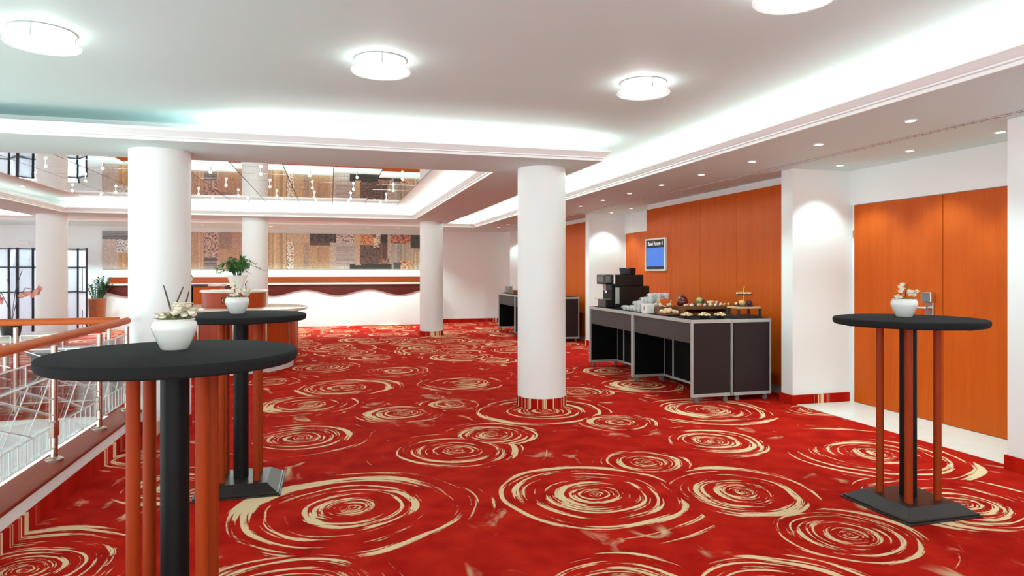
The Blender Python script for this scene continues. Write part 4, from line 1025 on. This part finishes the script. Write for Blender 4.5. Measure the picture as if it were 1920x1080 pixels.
# fruit and canapes on the riser
for (x, y, r, mt, lab) in ((4.265, 7.10, 0.036, 'apple', 'pale green fruit on a white dish in the middle of the riser'), (4.325, 7.13, 0.026, 'plum', 'small dark purple fruit beside the pale green one on the riser')):
    t = thing('fruit', lab, 'fruit', (x, y, ZR+0.03))
    MB().blob((0, 0, r*0.95), (r, r, r*0.95), 3).build('flesh', M[mt], t, smooth=70)
    MB().tube([(0, 0, r*1.85), (0.003, 0.002, r*1.85+0.016)], 0.0015, 5).build('stalk', M['twig'], t)
t = thing('fruit_dish', 'low green dish under the fruit on the riser', 'dish', (4.285, 7.11, ZR))
MB().lathe([(0, 0), (0.05, 0), (0.085, 0.024), (0.088, 0.030), (0.082, 0.030), (0.05, 0.020), (0, 0.018)], seg=28).build('dish_body', M['leaf2'], t, smooth=40)
rnd = random.Random(44)
cols = ('bread2', 'bread', 'melon', 'petal', 'bread2', 'plum', 'bread2')
for k in range(26):
    x = 3.995+0.57*k/25+rnd.uniform(-.01, .01); y = 6.955+rnd.uniform(-0.015, 0.03)
    pastry('canape', (x, y, ZR), (rnd.uniform(.013, .02), rnd.uniform(.013, .018), rnd.uniform(.010, .02)), cols[k % 7], 'small canape, %s from the left in the front row on the riser' % ORDN(k), 'canapes on the wooden riser', 'canape', 0.15)
for k in range(8):
    pastry('canape', (4.42+0.03*(k % 4), 7.12+0.035*(k//4), ZR+rnd.uniform(0.0, 0.002)), (.017, .016, .026), cols[k % 5], 'small upright canape at the right of the fruit dish on the riser', 'canapes right of the fruit dish', 'canape', 0.12)
# small two-tier stand on its own riser
t = thing('small_riser', 'small riser with light wooden top and dark legs at the table end', 'riser', (4.475, 6.52, HT))
MB().box(-0.145, 0.145, -0.11, 0.11, 0.098, 0.122, 0.006, seg=2).build('top_board', M['lightwood'], t)
fr = MB()
fr.box(-0.15, 0.15, -0.12, 0.12, 0.0, 0.022)
for sx in (-0.135, 0.135):
    for sy in (-0.105, 0.105): fr.box(sx-0.012, sx+0.012, sy-0.012, sy+0.012, 0.022, 0.098)
fr.build('frame', M['slate'], t)
ZQ = HT+0.122
t = thing('tiered_stand', 'two-tier stand with brass rod on the small riser', 'stand', (4.475, 6.52, ZQ))
MB().lathe([(0, 0), (0.09, 0), (0.115, 0.010), (0.115, 0.014), (0.08, 0.006), (0, 0.006)], seg=32).build('lower_plate', M['slate'], t, smooth=40)
MB().lathe([(0, 0.125), (0.07, 0.125), (0.095, 0.135), (0.095, 0.139), (0.07, 0.131), (0, 0.131)], seg=32).build('upper_plate', M['slate'], t, smooth=40)
MB().tube([(0, 0, 0.004), (0, 0, 0.20)], 0.0045, 8).build('rod', M['brass'], t, smooth=50)
rg = [V((0.013*math.cos(2*PI*k/14), 0, 0.213+0.013*math.sin(2*PI*k/14))) for k in range(15)]
MB().tube(rg, 0.003, 6).build('ring_handle', M['brass'], t, smooth=50)
pastry('orange_fruit', (4.425, 6.475, ZQ+0.008), 0.034, 'orange', 'yellow orange fruit on the lower tier of the stand', None, 'fruit', 0.0, sub=3)
pastry('dark_fruit', (4.51, 6.47, ZQ+0.008), (0.034, 0.034, 0.031), 'plum', 'dark purple fruit on the lower tier of the stand', None, 'fruit', 0.0, sub=3)
for k in range(5):
    a = 0.6+k*0.55
    pastry('canape', (4.475+0.085*math.cos(a), 6.52+0.075*math.sin(a), ZQ+0.010), (.016, .016, .016), cols[k], 'small canape at the back of the stand lower tier', 'canapes on the lower tier', 'canape', 0.12)
for k in range(14):
    a = k*2.4; q = 0.02+0.058*math.sqrt(k/14)
    pastry('biscuit', (4.475+q*math.cos(a), 6.52+q*math.sin(a), ZQ+0.132), (.018, .015, .012), 'bread2' if k % 2 else 'bread', ('pale' if k % 2 else 'golden')+' biscuit on the upper tier of the stand', 'biscuits on the upper tier', 'biscuit', 0.12, a)

# ------------------------------------------------------------------ wall display on the wood panels
t = thing('wall_display', 'silver framed room sign with blue screen on the wood panels', 'screen', (4.945, 9.465, 1.655), 0)
f = MB(); f.box(-0.045, 0, -0.335, -0.300, -0.255, 0.255, 0.004); f.box(-0.045, 0, 0.300, 0.335, -0.255, 0.255, 0.004)
f.box(-0.045, 0, -0.300, 0.300, 0.230, 0.255, 0.004); f.box(-0.045, 0, -0.300, 0.300, -0.255, -0.230, 0.004)
f.build('frame', M['cornice'], t)
MB().box(-0.034, -0.005, -0.300, 0.300, -0.230, 0.230).build('black_border', M['scrblack'], t)
MB().box(-0.036, -0.034, -0.285, 0.285, -0.185, 0.110).build('blue_panel', M['blue'], t)
cu = bpy.data.curves.new('title', 'FONT'); cu.body = 'Basel Room 4'; cu.size = 0.088; cu.align_x = 'CENTER'; cu.align_y = 'CENTER'; cu.extrude = 0.001
to = bpy.data.objects.new('tmp_title', cu); C.objects.link(to)
dg = bpy.context.evaluated_depsgraph_get(); me = bpy.data.meshes.new_from_object(to.evaluated_get(dg))
bpy.data.objects.remove(to); me.materials.clear(); me.materials.append(M['lettering'])
ti = bpy.data.objects.new('room_title', me); C.objects.link(ti); ti.parent = t
ti.location = (-0.0362, 0, 0.172); ti.rotation_euler = (PI/2, 0, -PI/2)
